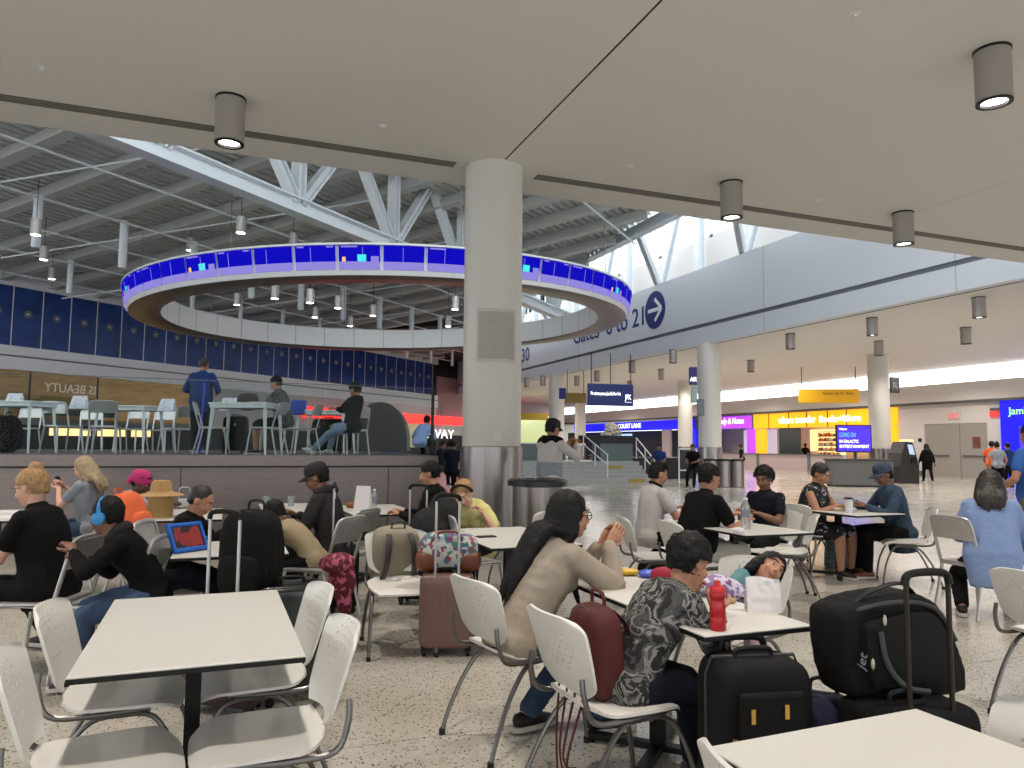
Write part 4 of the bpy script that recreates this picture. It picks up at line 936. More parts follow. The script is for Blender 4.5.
def person(name_label,loc,h,skin='tan',s=1.0,hs=None,hz=.50,lean=8,side=0,twist=0,neck=(10,0,0),
           hl=None,hr=None,fl=None,fr=None,elb=None,knee=None,sit=True,hair=('short','black'),shirt=None,sleeve='short',pants=None,plen='long',shoe=None,
           vox=.011,belly=0,fem=False,curl=.6,group=None,hood=None,cap=None,dz=0,world=False,hemdrop=.06,eyes=True,fdl=None,fdr=None,hunch=0,nl=None,nr=None,shade=0,collar=None):
    hs=hs or s**.45
    t=thing('person',name_label,'person',(loc[0],loc[1],dz),h if world else hd(h),group)
    L=lambda v:v*s
    pel=Vector((0,0,hz if sit else L(.94)))
    le=R(lean); sd=R(side)
    up=lambda a:Vector((math.sin(sd),math.sin(a)*math.cos(sd),math.cos(a)*math.cos(sd)))
    u1=up(le*.55); u2=up(le+R(hunch)*.4); u3=up(le+R(hunch))
    waist=pel+u1*L(.17); chest=waist+u2*L(.19); sh=chest+u3*L(.13); 
    tw=Matrix.Rotation(R(twist),3,'Z'); X=tw@Vector((1,0,0)); X=(X-u3*X.dot(u3)).normalized(); Fw=u3.cross(X)*-1; 
    if Fw.y<0 and abs(twist)<80: Fw=-Fw
    nb=sh+u3*L(.045)
    pit,yaw,rol=[R(a) for a in neck]
    HR=Matrix.Rotation(R(twist)-yaw,3,'Z')@Matrix.Rotation(-pit,3,'X')@Matrix.Rotation(rol,3,'Y')
    hc=nb+(u3*.5+Vector((0,0,.5))).normalized()*(L(.045)+.008)+HR@Vector((0,.018,.078))*hs      # head centre
    shw=L(.165 if fem else .185); SH={-1:sh-X*shw-u3*L(.03),1:sh+X*shw-u3*L(.03)}
    HP={-1:pel+Vector((-L(.09),0,-.0)),1:pel+Vector((L(.09),0,0))}
    la,lf=L(.285),L(.25); lt,ls=L(.43),L(.42)
    kz=hz
    dflt_h={-1:Vector((-L(.12),L(.38),hz+L(.16))),1:Vector((L(.12),L(.38),hz+L(.16)))} if sit else {-1:SH[-1]+Vector((-.06,.05,-L(.50))),1:SH[1]+Vector((.06,.05,-L(.50)))}
    HD={-1:Vector(hl) if hl else dflt_h[-1],1:Vector(hr) if hr else dflt_h[1]}
    FT={-1:Vector(fl) if fl else Vector((-L(.12),(L(.42) if sit else 0),.075)),1:Vector(fr) if fr else Vector((L(.12),(L(.42) if sit else 0),.075))}
    EL={};KN={}
    for k in (-1,1):
        eh=(elb or {}).get(k,(k*.6,-.35,-1)); EL[k],HD[k]=ik(SH[k],HD[k],la,lf,eh)
        kh=(knee or {}).get(k,(k*.15,1,.6)); KN[k],FT[k]=ik(HP[k],FT[k],lt,ls,kh)
    def torso(b,e,low=0,top=True):
        bl=belly
        ss2=[]
        P=[pel-u1*L(.05+low),pel+u1*L(.04),waist,chest,sh-u3*L(.01),sh+u3*L(.035)]
        wx=[.155,.165,.135 if fem else .15,.16,.155,.07]; 
        if bl: wx[2]+=bl; wx[1]+=bl*.8; wx[3]+=bl*.4
        dp=[.105,.115+bl,.098+bl,.115+bl*.3,.095,.06]
        rings=[]
        Q=smooth_pts(P,5); nn_=len(P)-1
        def ip(a,i,t): return a[i]*(1-t)+a[i+1]*t
        for i in range(nn_):
            for j in range(5):
                tt=j/5; rings.append((Q[i*5+j],ip(wx,i,tt)*s+e,ip(dp,i,tt)*s+e,i+tt))
        rings.append((Q[-1],wx[-1]*s+e,dp[-1]*s+e,nn_))
        out=[]
        for (p,a,c_,f) in rings:
            q=min(1,f/4); xx=(Vector((1,0,0))*(1-q)+X*q); ax=(u1*(1-q)+u3*q).normalized(); xx=(xx-ax*xx.dot(ax)).normalized(); yy=ax.cross(xx)
            out.append([p+xx*a*math.copysign(abs(math.cos(2*PI*j/20))**.85,math.cos(2*PI*j/20))+yy*c_*math.copysign(abs(math.sin(2*PI*j/20))**.85,math.sin(2*PI*j/20)) for j in range(20)])
        b.rings(out)
        if fem:
            for k in (-1,1): b.ell(chest+X*k*L(.07)+Fw*L(.085)+u3*L(.01),.06*s+e,.055*s+e,.06*s+e,10,8)
        for k in (-1,1): b.ell(SH[k]-X*k*.012,.052*s+e,.050*s+e,.050*s+e,10,8)
        for k in (-1,1): b.ell(HP[k]+Vector((0,-L(.03),0.0)),.10*s+e,.11*s+e,.095*s+e,10,8)
    # ---- body
    b=MB(); torso(b,-.004)
    ss(b,[sh-u3*L(.02),nb+u3*L(.02),hc+HR@Vector((0,-.025,-.06))*hs],[.062*s,.053*s**.7,.052*hs],12)
    for k in (-1,1):
        ss(b,[SH[k],SH[k].lerp(EL[k],.45),EL[k]],[.050*s,.046*s,.037*s]); ss(b,[EL[k],EL[k].lerp(HD[k],.3),HD[k]],[.038*s,.041*s,.025*s])
        ss(b,[HP[k],HP[k].lerp(KN[k],.4),KN[k]],[.088*s,.080*s,.055*s]); ss(b,[KN[k],KN[k].lerp(FT[k],.32),FT[k]],[.056*s,.057*s,.035*s])
    # head
    H_=lambda x,y,z:hc+HR@(Vector((x,y,z))*hs)
    b.ell(hc+HR@Vector((0,-.012,.025))*hs,.077*hs,.096*hs,.088*hs,16,12,rot=HR); b.ell(H_(0,.018,-.03),.062*hs,.070*hs,.085*hs,14,10,rot=HR)
    b.ell(H_(0,.048,-.088),.032*hs,.034*hs,.026*hs,10,8,rot=HR)     # chin
    for k in (-1,1): b.ell(H_(k*.034,.062,-.03),.026*hs,.024*hs,.028*hs,10,8,rot=HR)  # cheeks
    b.ell(H_(0,.082,.028),.048*hs,.014*hs,.014*hs,10,6,rot=HR)       # brow
    ss(b,[H_(0,.083,.018),H_(0,.098,-.012),H_(0,.105,-.030)],[.008*hs,.011*hs,.014*hs],8)
    for k in (-1,1): b.ell(H_(k*.012,.096,-.033),.010*hs,.010*hs,.008*hs,8,6,rot=HR); b.ell(H_(k*.078,-.008,-.008),.010*hs,.019*hs,.030*hs,8,8,rot=HR)
    b.ell(H_(0,.088,-.060),.024*hs,.012*hs,.007*hs,10,6,rot=HR); b.ell(H_(0,.086,-.069),.020*hs,.012*hs,.007*hs,10,6,rot=HR)
    hvox=min(vox,.0085)
    me=remesh(b,hvox if vox<.014 else vox,2)
    # hands joined to the body mesh
    hb=MB()
    fd={-1:fdl,1:fdr}; nn2={-1:nl,1:nr}
    for k in (-1,1):
        d=(HD[k]-EL[k]).normalized() if not fd[k] else Vector(fd[k]).normalized()
        nr_=Vector(nn2[k]) if nn2[k] else (Vector((0,-.15,1)) if sit else Vector((k,0,0)))
        if abs(nr_.normalized().dot(d))>.9: nr_=Vector((k*.5,-1,.2))
        hand(hb,HD[k],d,nr_,hs*.98,k*1 if True else k,curl)
    bm=bmesh.new(); bm.from_mesh(me); hm=hb.mesh('h'); bm.from_mesh(hm); bmesh.ops.recalc_face_normals(bm,faces=bm.faces); bm.to_mesh(me); bm.free(); bpy.data.meshes.remove(hm)
    body=link(me,'body',[SK[skin],LIP[skin]],t)
    lc=H_(0,.094,-.064); iv=HR.inverted()
    for p in me.polygons:
        q=iv@(p.center-lc)/hs
        if abs(q.x)<.025 and abs(q.z)<.0095 and q.y>-.018: p.material_index=1
    if eyes and vox<.014:
        for k in (-1,1):
            e=MB(); c_=H_(k*.031,.0705,.006); e.ell(c_,.0115*hs,.0105*hs,.0065*hs,12,8,0,HR); e.ell(c_+HR@Vector((0,.0075,0))*hs,.0058*hs,.0045*hs,.0055*hs,10,6,1,HR); e.build('eye',[EYEW,EYED],t,True)
            e=MB(); ss(e,[H_(k*.015,.091,.030),H_(k*.033,.089,.035),H_(k*.05,.075,.030)],[.004*hs,.005*hs,.003*hs],6); e.build('eyebrow',HM[hair[1]] if hair and hair[1] in HM else HM['black'],t,True)
    # ---- shirt
    if shirt:
        b=MB(); torso(b,.014,hemdrop)
        ss(b,[sh-u3*L(.03),nb-u3*L(.005)],[.085*s,.066*s],14)
        if sleeve!='none':
            for k in (-1,1):
                if sleeve=='short': E_=SH[k].lerp(EL[k],.62); ss(b,[SH[k]-X*k*.02,SH[k].lerp(EL[k],.35),E_],[.064*s,.061*s,.058*s])
                else:
                    ss(b,[SH[k]-X*k*.02,SH[k].lerp(EL[k],.5),EL[k]],[.065*s,.060*s,.052*s]); ss(b,[EL[k],EL[k].lerp(HD[k],.4),EL[k].lerp(HD[k],.93)],[.054*s,.052*s,.038*s])
        me=remesh(b,vox*1.1,3); wrinkle(me,.010 if sleeve=='long' else .008,9,loc[0]*3); link(me,'shirt',shirt,t)
        if hood:
            hb2=MB(); ss(hb2,[nb+X*L(.09)+Fw*.03,nb-Fw*L(.06)+X*L(.06),nb-Fw*L(.10)-u3*.02,nb-Fw*L(.06)-X*L(.06),nb-X*L(.09)+Fw*.03],[.03*s,.045*s,.05*s,.045*s,.03*s],10)
            me=remesh(hb2,.012,3); wrinkle(me,.006,14); link(me,'hood',hood,t)
        if collar:
            hb2=MB(); hb2.tube([nb+X*L(.066)*math.cos(a)+Fw*L(.062)*math.sin(a)+u3*(.012-.02*math.sin(a)) for a in [2*PI*j/14 for j in range(14)]],.016*s,6,closed=True); hb2.build('collar',collar,t,True)
    if pants:
        b=MB()
        for k in (-1,1):
            ss(b,[HP[k]+Vector((0,-.02,0)),HP[k].lerp(KN[k],.5),KN[k]],[.108*s,.094*s,.070*s])
            if plen=='long': ss(b,[KN[k],KN[k].lerp(FT[k],.4),KN[k].lerp(FT[k],.93)],[.070*s,.064*s,.055*s])
            elif plen=='short': ss(b,[HP[k].lerp(KN[k],.5),HP[k].lerp(KN[k],.92)],[.098*s,.088*s])
        b.ell(pel+u1*L(.02),.165*s+belly*.5,.125*s+belly*.5,.12*s,16,10)
        me=remesh(b,vox*1.1,3); wrinkle(me,.007,10,2); link(me,'trousers' if plen=='long' else 'shorts',pants,t)
    # shoes
    sm=shoe or M['shoeblack']
    for k in (-1,1):
        b=MB(); a=FT[k]; d=a-KN[k]; fy=Vector((d.x*.3+k*.12,abs(.9),0)); 
        sl=(a-KN[k]).normalized()
        fwd=Vector((k*.15,1,0)).normalized()
        if sl.y>.5: fwd=Vector((k*.1,sl.y*.4+.5,.35)).normalized()
        z0=Vector((0,0,-.045*s))
        ss(b,[a-fwd*L(.045)+z0*.5,a+fwd*L(.03)+z0*.5,a+fwd*L(.11)+z0,a+fwd*L(.165)+z0*1.1],[.040*s,.045*s,.040*s,.030*s],12)
        me=remesh(b,.012,2); o=link(me,'shoe',sm,t)
        b=MB(); n_=12; zz=a+Vector((0,0,-.075*s)); side_=fwd.cross(Vector((0,0,1))).normalized(); upv=side_.cross(fwd)
        out=[]
        for (q,w_) in ((-.085,.022),(-.05,.038),(.03,.043),(.11,.044),(.175,.034),(.2,.015)):
            c_=a+fwd*q*s-upv*.070*s; out.append([c_-side_*w_*s,c_+side_*w_*s,c_+side_*w_*s+upv*.025*s,c_-side_*w_*s+upv*.025*s])
        b.rings(out); b.build('sole',M['sole'],o)
    # ---- hair / headwear
    if hair:
        kind,colr=hair; hm=HM.get(colr,HM['black']); b=MB(); nsc=52; amp=.008
        def cap_hair(th=.014,low=-.0,front=.045):
            b.ell(hc+HR@Vector((0,-.022,.035))*hs,(.077+th)*hs,(.090+th)*hs,(.085+th)*hs,16,12,rot=HR)
        def back_hair(z=-.03): b.ell(H_(0,-.058,-.018),.070*hs,.05*hs,.062*hs,12,8,rot=HR)
        if kind=='buzz': cap_hair(.004); back_hair(); amp=.001
        elif kind=='short': cap_hair(.011); back_hair(); amp=.011
        elif kind=='spiky': cap_hair(.018); back_hair(); b.ell(H_(0,.03,.088),.062*hs,.05*hs,.03*hs,10,8,rot=HR); amp=.020; nsc=44
        elif kind=='curly': cap_hair(.028); back_hair(); amp=.02; nsc=48
        elif kind=='top': cap_hair(.004); back_hair(); b.ell(H_(0,.01,.10),.075*hs,.085*hs,.035*hs,12,8,rot=HR); b.ell(H_(0,.07,.085),.055*hs,.03*hs,.03*hs,10,8,rot=HR); amp=.012
        elif kind=='bun': cap_hair(.010); back_hair(); b.ell(H_(0,-.06,.12),.042*hs,.042*hs,.038*hs,12,8); b.ell(H_(0,-.045,.095),.03*hs,.03*hs,.03*hs,8,6); amp=.010
        elif kind=='bunlow': cap_hair(.012); back_hair(); b.ell(H_(0,-.125,.02),.036*hs,.036*hs,.036*hs,12,8); amp=.007
        elif kind in ('long','mid'):
            cap_hair(.014); ln=.60 if kind=='long' else .20; rn=random.Random(4)
            for q in range(13):
                a=PI*(.02+ .96*q/12); cx,cy=math.cos(a),-math.sin(a)
                top_=hc+HR@Vector((cx*.075,cy*.085-.015,.03))*hs; mid=H_(cx*.088,cy*.10-.02,-.08)
                end=mid+Vector((cx*.03,0,0))@Matrix.Identity(3)+(-u3*.55+Vector((0,0,-.45)))*ln*(1-.25*abs(cx)+rn.uniform(-.1,.1))*s-Fw*.05+X*rn.uniform(-.02,.03)
                if cy<-.25 or kind=='long':
                    dd=.135+.01*rn.random(); wd_=.075 if kind=='long' else .085
                    pb=sh-Fw*dd*s+X*cx*wd_*s+u3*.02; pe=pb-u2*ln*(1.0-.3*abs(cx)+rn.uniform(-.12,.08))*.75*s-Fw*.02-Vector((0,0,.05*ln))+X*rn.uniform(-.02,.02)
                    if cy>-.25: pb=SH[1 if cx>0 else -1]*.5+sh*.5-Fw*.03+u3*.035; pe=pb-Vector((0,0,ln*.45*s))+Fw*.10+X*cx*.02
                    ss(b,[top_,mid,pb,pb.lerp(pe,.5)-Fw*.012,pe],[.030*hs,.034*hs,.032*hs,.026*hs,.006],8)
                else: ss(b,[top_,mid,mid.lerp(end,.5)-Fw*.02,end],[.030*hs,.034*hs,.030*hs,.008],8)
            amp=.007
        me=remesh(b,.009 if vox<.014 else .014,1)
        # keep the face free
        bm=bmesh.new(); bm.from_mesh(me); dl=[]
        for f in bm.faces:
            q=iv@(f.calc_center_median()-hc)/hs
            if q.y>.035+(.03 if q.z>.03 else 0) and q.z<.066 and abs(q.x)<.085 and kind not in('cap',): dl.append(f)
            elif kind not in('long','mid') and q.z<-.055: dl.append(f)
            elif abs(q.x)>.055 and -.045<q.z<.02 and q.y>-.035 and kind not in('long','mid','mid'): dl.append(f)
        bmesh.ops.delete(bm,geom=dl,context='FACES'); bm.to_mesh(me); bm.free()
        wrinkle(me,amp*hs,nsc,1); link(me,'hair',hm,t)
    if cap:
        b=MB(); cm=cap; C0=hc+HR@Vector((0,-.01,.045))*hs; out=[]
        for (r_,z) in ((1.0,-.01),(1.02,.02),(.98,.05),(.82,.078),(.5,.094),(.08,.10)): out.append([C0+HR@(Vector((.092*r_*math.cos(2*PI*j/20),.106*r_*math.sin(2*PI*j/20),z))*hs) for j in range(20)])
        b.rings(out); out=[]
        o=b.build('cap',cm,t,True); v=MB(); up_=[];dn=[]
        for j in range(9):
            a=PI*(.16+.68*j/8); 
            for lst,zz in ((up_,.0),(dn,-.006)):
                lst.append([C0+HR@(Vector((.088*math.cos(a),.10*math.sin(a),zz))*hs),C0+HR@(Vector((.086*math.cos(a)*1.0,.10*math.sin(a)+.085*math.sin(a)**.7,zz-.018-.02*abs(math.cos(a))))*hs)])
        vs=[p for l in up_ for p in l]+[p for l in dn for p in l]; n_=18; fs=[]
        for j in range(8): a=2*j; fs+= [(a,a+1,a+3,a+2),(n_+a+2,n_+a+3,n_+a+1,n_+a),(a+1,n_+a+1,n_+a+3,a+3),(a,a+2,n_+a+2,n_+a)]
        fs+=[(0,n_,n_+1,1),(16,17,n_+17,n_+16)]
        v.add(vs,fs); v.build('visor',cm,o,True)
    t_info=dict(hc=hc,HR=HR,hs=hs,HD=HD,EL=EL,SH=SH,KN=KN,FT=FT,nb=nb,sh=sh,chest=chest,pel=pel,X=X,Fw=Fw,u3=u3,waist=waist)
    def wpos(v): return Matrix.Translation(t.location)@Matrix.Rotation(t.rotation_euler[2],4,'Z')@Vector(v)
    t_info['w']=wpos
    return t,t_info
M['shoeblack']=mat('shoe_black',(.04,.037,.035),.6); M['sole']=mat('shoe_sole',(.75,.73,.70),.6); M['shoewhite']=mat('shoe_white',(.78,.77,.75),.6)
# ================================================================ LUGGAGE
def rounded_solid(sx,sy,sz,m=None,nx=6,e=6,z0=0):
    """superellipsoid box centred in x,y, standing on z0"""
    b=MB(); out=[]; n=28; K=14
    for i in range(K+1):
        a=-PI/2+PI*i/K; ca=max(math.cos(a),1e-3)**(2/e); sa=math.copysign(abs(math.sin(a))**(2/e),math.sin(a))
        out.append([(sx/2*ca*math.copysign(abs(math.cos(2*PI*j/n))**(2/e),math.cos(2*PI*j/n)),sy/2*ca*math.copysign(abs(math.sin(2*PI*j/n))**(2/e),math.sin(2*PI*j/n)),z0+sz/2+sz/2*sa) for j in range(n)])
    b.rings(out); return b
def handle(t,w,h0,h1,m,y=.0,grip=M['black'],r=.009,name='telescopic_handle'):
    b=MB()
    for s in (-1,1): b.cyl((s*w/2,y,h0-.02),(s*w/2,y,h1),r,n=8)
    o=b.build(name,m,t,True); b=MB(); b.tube(smooth_pts([(-w/2-.005,y,h1-.025),(-w/2+.01,y,h1+.01),(0,y,h1+.018),(w/2-.01,y,h1+.01),(w/2+.005,y,h1-.025)],4),.014,8); b.build('grip',grip,o,True)
def suitcase(label,loc,rot,m,w=.38,d=.24,h=.56,hh=1.0,hm=None,hard=True,z=0,face=-1):
    t=thing('suitcase',label,'suitcase',(loc[0],loc[1],z),rot)
    wz=.05; b=rounded_solid(w,d,h,e=9 if hard else 7,z0=wz); o=b.build('shell',m,t,True)
    if hard:
        for k in range(-3,4):
            for s in (-1,1): MB().box(k*w*.125-.006,s*(d/2-.004),wz+.06,k*w*.125+.006,s*(d/2+.003),wz+h-.06).build('rib',m,o,bevel=.002)
        MB().box(-w/2-.001,-.006,wz+.04,w/2+.001,.006,wz+h-.04).build('zip',M['black'],t)
    else:
        y=face*(d/2)
        MB().box(-w*.36,min(y,y+face*.05),wz+.05,w*.36,max(y,y+face*.05),wz+h*.46).build('front_pocket',m,t,bevel=.02); MB().box(-w*.33,min(y,y+face*.035),wz+h*.52,w*.33,max(y,y+face*.035),wz+h*.86).build('top_pocket',m,t,bevel=.015)
        for (x,zz) in ((-w*.22,h*.78),(w*.12,h*.80),(-w*.40,h*.62)): MB().box(x-.008,y+face*.04-.004,wz+zz-.05,x+.008,y+face*.04+.004,wz+zz).build('zip_pull',mat('brass',(.75,.6,.3),.3,1),t)
        b=MB(); b.tube([(-w*.5,0,wz+.06),(-w*.5,0,wz+h-.06),(-w*.44,0,wz+h),(w*.44,0,wz+h),(w*.5,0,wz+h-.06),(w*.5,0,wz+.06)],.007,6); b.build('piping',M['dgrey'],t,True)
    for s in (-1,1):
        for q in (-1,1):
            wb=MB(); wb.cyl((s*(w/2-.04)-.012,q*(d/2-.035),.026),(s*(w/2-.04)+.012,q*(d/2-.035),.026),.026,n=14); wb.box(s*(w/2-.04)-.02,q*(d/2-.035)-.02,.035,s*(w/2-.04)+.02,q*(d/2-.035)+.02,.075); wb.build('wheel',M['black'],t,True)
    MB().tube(smooth_pts([(-.07,0,wz+h-.01),(-.06,0,wz+h+.025),(.06,0,wz+h+.025),(.07,0,wz+h-.01)],4),.010,8).build('carry_handle',M['black'],t,True)
    if hh: handle(t,w*.42,wz+h-.02,hh,hm or M['alu'],y=-d*.42)
    return t
def blob(parts,vox=.012,wr=.008,sc_=9,sm=4):
    b=MB()
    for p in parts: b.ell(*p) if len(p)<=5 else b.ell(*p)
    me=remesh(b,vox,sm); wrinkle(me,wr,sc_,3); return me
def backpack(label,loc,z,rot,m,w=.30,d=.18,h=.42,tilt=0,strap=None,cat='backpack',open_straps=True,pocket=None):
    t=thing('backpack',label,cat,(loc[0],loc[1],z),rot); t.rotation_euler[0]=R(tilt)
    me=rounded_solid(w,d,h,e=3.6).mesh('bp',[m]); 
    bm=bmesh.new(); bm.from_mesh(me); bmesh.ops.subdivide_edges(bm,edges=bm.edges,cuts=1,use_grid_fill=True); bm.to_mesh(me); bm.free(); wrinkle(me,.010,9,w*10); link(me,'sack',m,t)
    pk=rounded_solid(w*.78,d*.5,h*.45,e=4).mesh('pk',[m]); wrinkle(pk,.004,12,1); o=link(pk,'front_pocket',pocket or m,t); o.location=(0,-d*.42,h*.06)
    sm=strap or M['black']
    for s in (-1,1): MB().tube(smooth_pts([(s*w*.22,d*.40,h*.93),(s*w*.26,d*.72,h*.75),(s*w*.30,d*.75,h*.42),(s*w*.36,d*.42,h*.08)],5),.022,6,flat=.28,ref=(1,0,0)).build('strap',sm,t,True)
    MB().tube(smooth_pts([(-.05,d*.2,h*.97),(-.04,d*.2,h+.045),(.04,d*.2,h+.045),(.05,d*.2,h*.97)],4),.008,6).build('top_loop',sm,t,True)
    MB().tube(smooth_pts([(-w*.38,-d*.32,h*.62),(-w*.30,-d*.30,h*.90),(0,-d*.25,h*.985),(w*.30,-d*.30,h*.90),(w*.38,-d*.32,h*.62)],5),.005,6).build('zip',M['dgrey'],t,True)
    return t
BK=mat('black_nylon',(.018,.018,.02),.8,spec=.25,bump=.3,bscale=50)
BK2=mat('black_ballistic',(.028,.027,.027),.75,spec=.25,bump=.35,bscale=200)
# front black suitcase
p=atD(751,560,2.85); t=suitcase('black soft suitcase with brass zip pulls standing in front of the table leg',p,hd(-8)+0,BK2,.37,.25,.62,0,hard=False)
handle(t,.17,.60,.70,M['black'],y=.09,name='telescopic_handle')
# navy small backpack
p=atD(822,560,2.95); backpack('small navy and black backpack squeezed between the two black suitcases',p,0,hd(10),mat('navy_nylon',(.09,.11,.24),.7,bump=.3,bscale=40),.24,.16,.50)
# stack right
p=atD(902,560,2.75); suitcase('black suitcase with long dark handle carrying the big soft bag',p,hd(-14),BK,.42,.27,.50,1.0,mat('dark_handle',(.20,.17,.15),.35,.8),True)
ps_=p
t=thing('garment_bag','big black soft travel bag slung on top of the suitcase at the right','travel bag',(p.x+.02,p.y+.13,.55),hd(-14)); t.scale=(.92,.92,.94)
out=[]
prof=[(-.22,.0),(.26,-.02),(.34,.03),(.28,.20),(.20,.34),(.08,.38),(-.12,.36),(-.25,.33),(-.27,.28),(-.25,.1)]
b=MB(); pts=smooth_pts([(x,0,z) for x,z in prof]+[(prof[0][0],0,prof[0][1])],4)[:-1]
cx=sum(q.x for q in pts)/len(pts); cz=sum(q.z for q in pts)/len(pts)
for f,y in ((.9,-.11),(.97,-.10),(1,-.06),(1,.08),(.97,.10),(.9,.11)): out.append([(cx+(q.x-cx)*f,y,cz+(q.z-cz)*f) for q in pts])
b.rings(out); me=remesh(b,.016,3); wrinkle(me,.008,8,2); link(me,'sack',BK,t)
b=MB(); out=[]
for f,y in ((.6,-.145),(.72,-.135),(.76,-.09)): out.append([(cx+.02+(q.x-cx)*f,y,cz-.01+(q.z-cz)*f) for q in pts])
b.rings(out); b.build('front_pocket',BK2,t,True)
MB().tube(smooth_pts([(-.18,-.05,.34),(-.08,-.07,.40),(.05,-.07,.42),(.14,-.05,.36)],6),.014,8,flat=.5).build('carry_handle',M['black'],t,True)
MB().tube(smooth_pts([(-.25,-.08,.31),(-.05,-.13,.36),(.16,-.12,.33),(.26,-.12,.20)],6),.010,6).build('zip',M['dgrey'],t,True)
MB().tube(smooth_pts([(-.12,-.15,.26),(-.10,-.16,.14),(-.02,-.16,.05),(.1,-.15,.02)],6),.012,6,flat=.4).build('shoulder_strap',M['dgrey'],t,True)
for (x,z) in ((-.10,.30),(-.16,.14)): MB().ell((x,-.15,z),.008,.006,.022,8,6).build('zip_pull',mat('pale_pull',(.7,.68,.6),.4,.5),t,True)
text('jet',.055,M['groove'],(-.20,-.15,.12),(PI/2,-1.3,0),t,'printed_letters',.001,shear=.3)
# left luggage
p=atD(236,560,4.15); suitcase('dark plum suitcase with a silver handle carrying the big black backpack',p,hd(15),mat('plum',(.18,.08,.12),.5),.44,.26,.50,1.06,M['alu'])
p2=atD(252,520,4.36); backpack('tall bulky black backpack standing on the plum suitcase',p2,.56,hd(12),BK,.34,.22,.50)
p=atD(292,560,4.35); suitcase('glossy black suitcase behind the white chair at the back right of the front table',p,hd(-20),mat('gloss_black',(.04,.04,.045),.22),.40,.26,.60,0)
p=atD(447,600,5.3); suitcase('rose brown hard suitcase standing on the floor with a patterned duffel on top',p,hd(-3),mat('rosebrown',(.46,.35,.32),.35,.15),.38,.24,.50,1.08,M['alu'])
FLOR=ramp_mat('floral_fabric',[(0,(.75,.76,.74)),(.22,(.28,.48,.42)),(.38,(.70,.72,.70)),(.52,(.65,.25,.38)),(.66,(.30,.42,.55)),(.8,(.80,.78,.72)),(.9,(.45,.30,.5))],34,.8,tex='cell')
LEA=mat('brown_leather',(.42,.22,.14),.5,bump=.15,bscale=40)
t=thing('duffel_bag','flower-patterned duffel bag with brown leather ends on the rose brown suitcase','duffel bag',(p.x+.03,p.y+.08,.56),hd(-3))
me=rounded_solid(.42,.22,.27,e=3).mesh('d',[FLOR]); wrinkle(me,.008,8,1); link(me,'sack',FLOR,t)
for s in (-1,1): me=rounded_solid(.17,.225,.15,e=3).mesh('d',[LEA]); wrinkle(me,.006,9,s); o=link(me,'leather_end',LEA,t); o.location=(s*.15,0,-.01); MB().tube(smooth_pts([(s*.12-.02,-.09,.2),(s*.06,-.10,.27),(-s*.06,-.10,.27),(-s*.12,-.09,.2)],5),.010,6).build('grab_handle',LEA,t,True) if s>0 else None
p=atD(421,540,6.9); suitcase('black suitcase with a tall silver handle by the dark-haired woman',p,hd(10),BK,.38,.25,.58,1.06,M['alu'])
p=atD(345,540,6.6); suitcase('black suitcase whose slim handle rises behind the man in the dark cap',p,hd(80),BK,.36,.24,.50,1.08,M['alu'])
p=atD(199,745,2.35); suitcase('low black bag pushed under the empty foreground table',p,hd(5),BK,.34,.22,.30,0,hard=False)
# backpacks on chairs
p=atD(393,556,5.7); backpack('beige backpack with dark straps hung on the back of a white chair',p,.38,hd(155),mat('beige_nylon',(.55,.52,.45),.8,bump=.3,bscale=30),.36,.22,.46,tilt=-10,strap=M['dgrey'],)
RED=mat('wine_nylon',(.27,.06,.05),.75,bump=.3,bscale=40)
p=atD(600,640,3.08); t=backpack('dark red backpack with dangling straps behind the child in the swirl-patterned shirt',p,.45,-R(88),RED,.26,.15,.36,tilt=6,strap=RED)
for k in range(4): MB().tube(smooth_pts([(-.12+.07*k,-.12,.04),(-.13+.07*k,-.15-.02*k,-.18),(-.11+.06*k,-.17,-.34+.04*k)],5),.009,5,flat=.3,ref=(1,0,0)).build('dangling_strap',RED,t,True)
# soft cloths
def cloth_thing(name,label,cat,m,loc,parts,rot=0,wr=.014,sc_=8,vox=.014):
    me=blob(parts,vox,wr,sc_); o=bpy.data.objects.new(name,me); COL.objects.link(o); me.materials.clear(); me.materials.append(m); me.polygons.foreach_set('use_smooth',[True]*len(me.polygons)); tag(o,label,cat,None,loc,rot); return o
p=atD(337,560,5.3); cloth_thing('pink_cloth','pink and plum jacket hanging off the back of the grey metal chair','jacket',ramp_mat('pink_plaid',[(0,(.36,.10,.16)),(.55,(.70,.35,.45))],20,.9),(p.x,p.y,.33),[((0,0,.28),.13,.10,.07),((.04,0,.15),.10,.06,.14),((.06,0,.0),.05,.05,.12)])
p=atD(432,540,6.3); cloth_thing('draped_coat','black coat with a bright blue lining heaped on the seat beside the rose suitcase','coat',mat('coat_black',(.05,.05,.055),.85,bump=.3,bscale=20),(p.x,p.y,.40),[((0,0,.25),.22,.16,.28),((.1,0,.45),.14,.12,.2),((-.05,0,.05),.24,.18,.12)])
p=atD(417,550,5.95); cloth_thing('blue_lining_cloth','bright blue and yellow cloth poking out left of the black coat','cloth',mat('bright_blue',(.10,.12,.45),.8),(p.x,p.y,.50),[((0,0,.12),.07,.05,.14),((.02,0,.2),.05,.04,.08)])
p=atD(140,520,6.1); t=backpack('orange backpack worn by the child in the pink headscarf',p,.66,hd(-88),mat('orange_nylon',(.85,.38,.20),.75,bump=.5,bscale=14),.32,.17,.40,tilt=-22,strap=mat('orange_strap',(.7,.3,.15),.7))
p=G(840,568,0)
t=thing('tote_bag','grey checked and teal tote bag on the floor under the floral woman\'s table','tote bag',(p.x,p.y,0),hd(15))
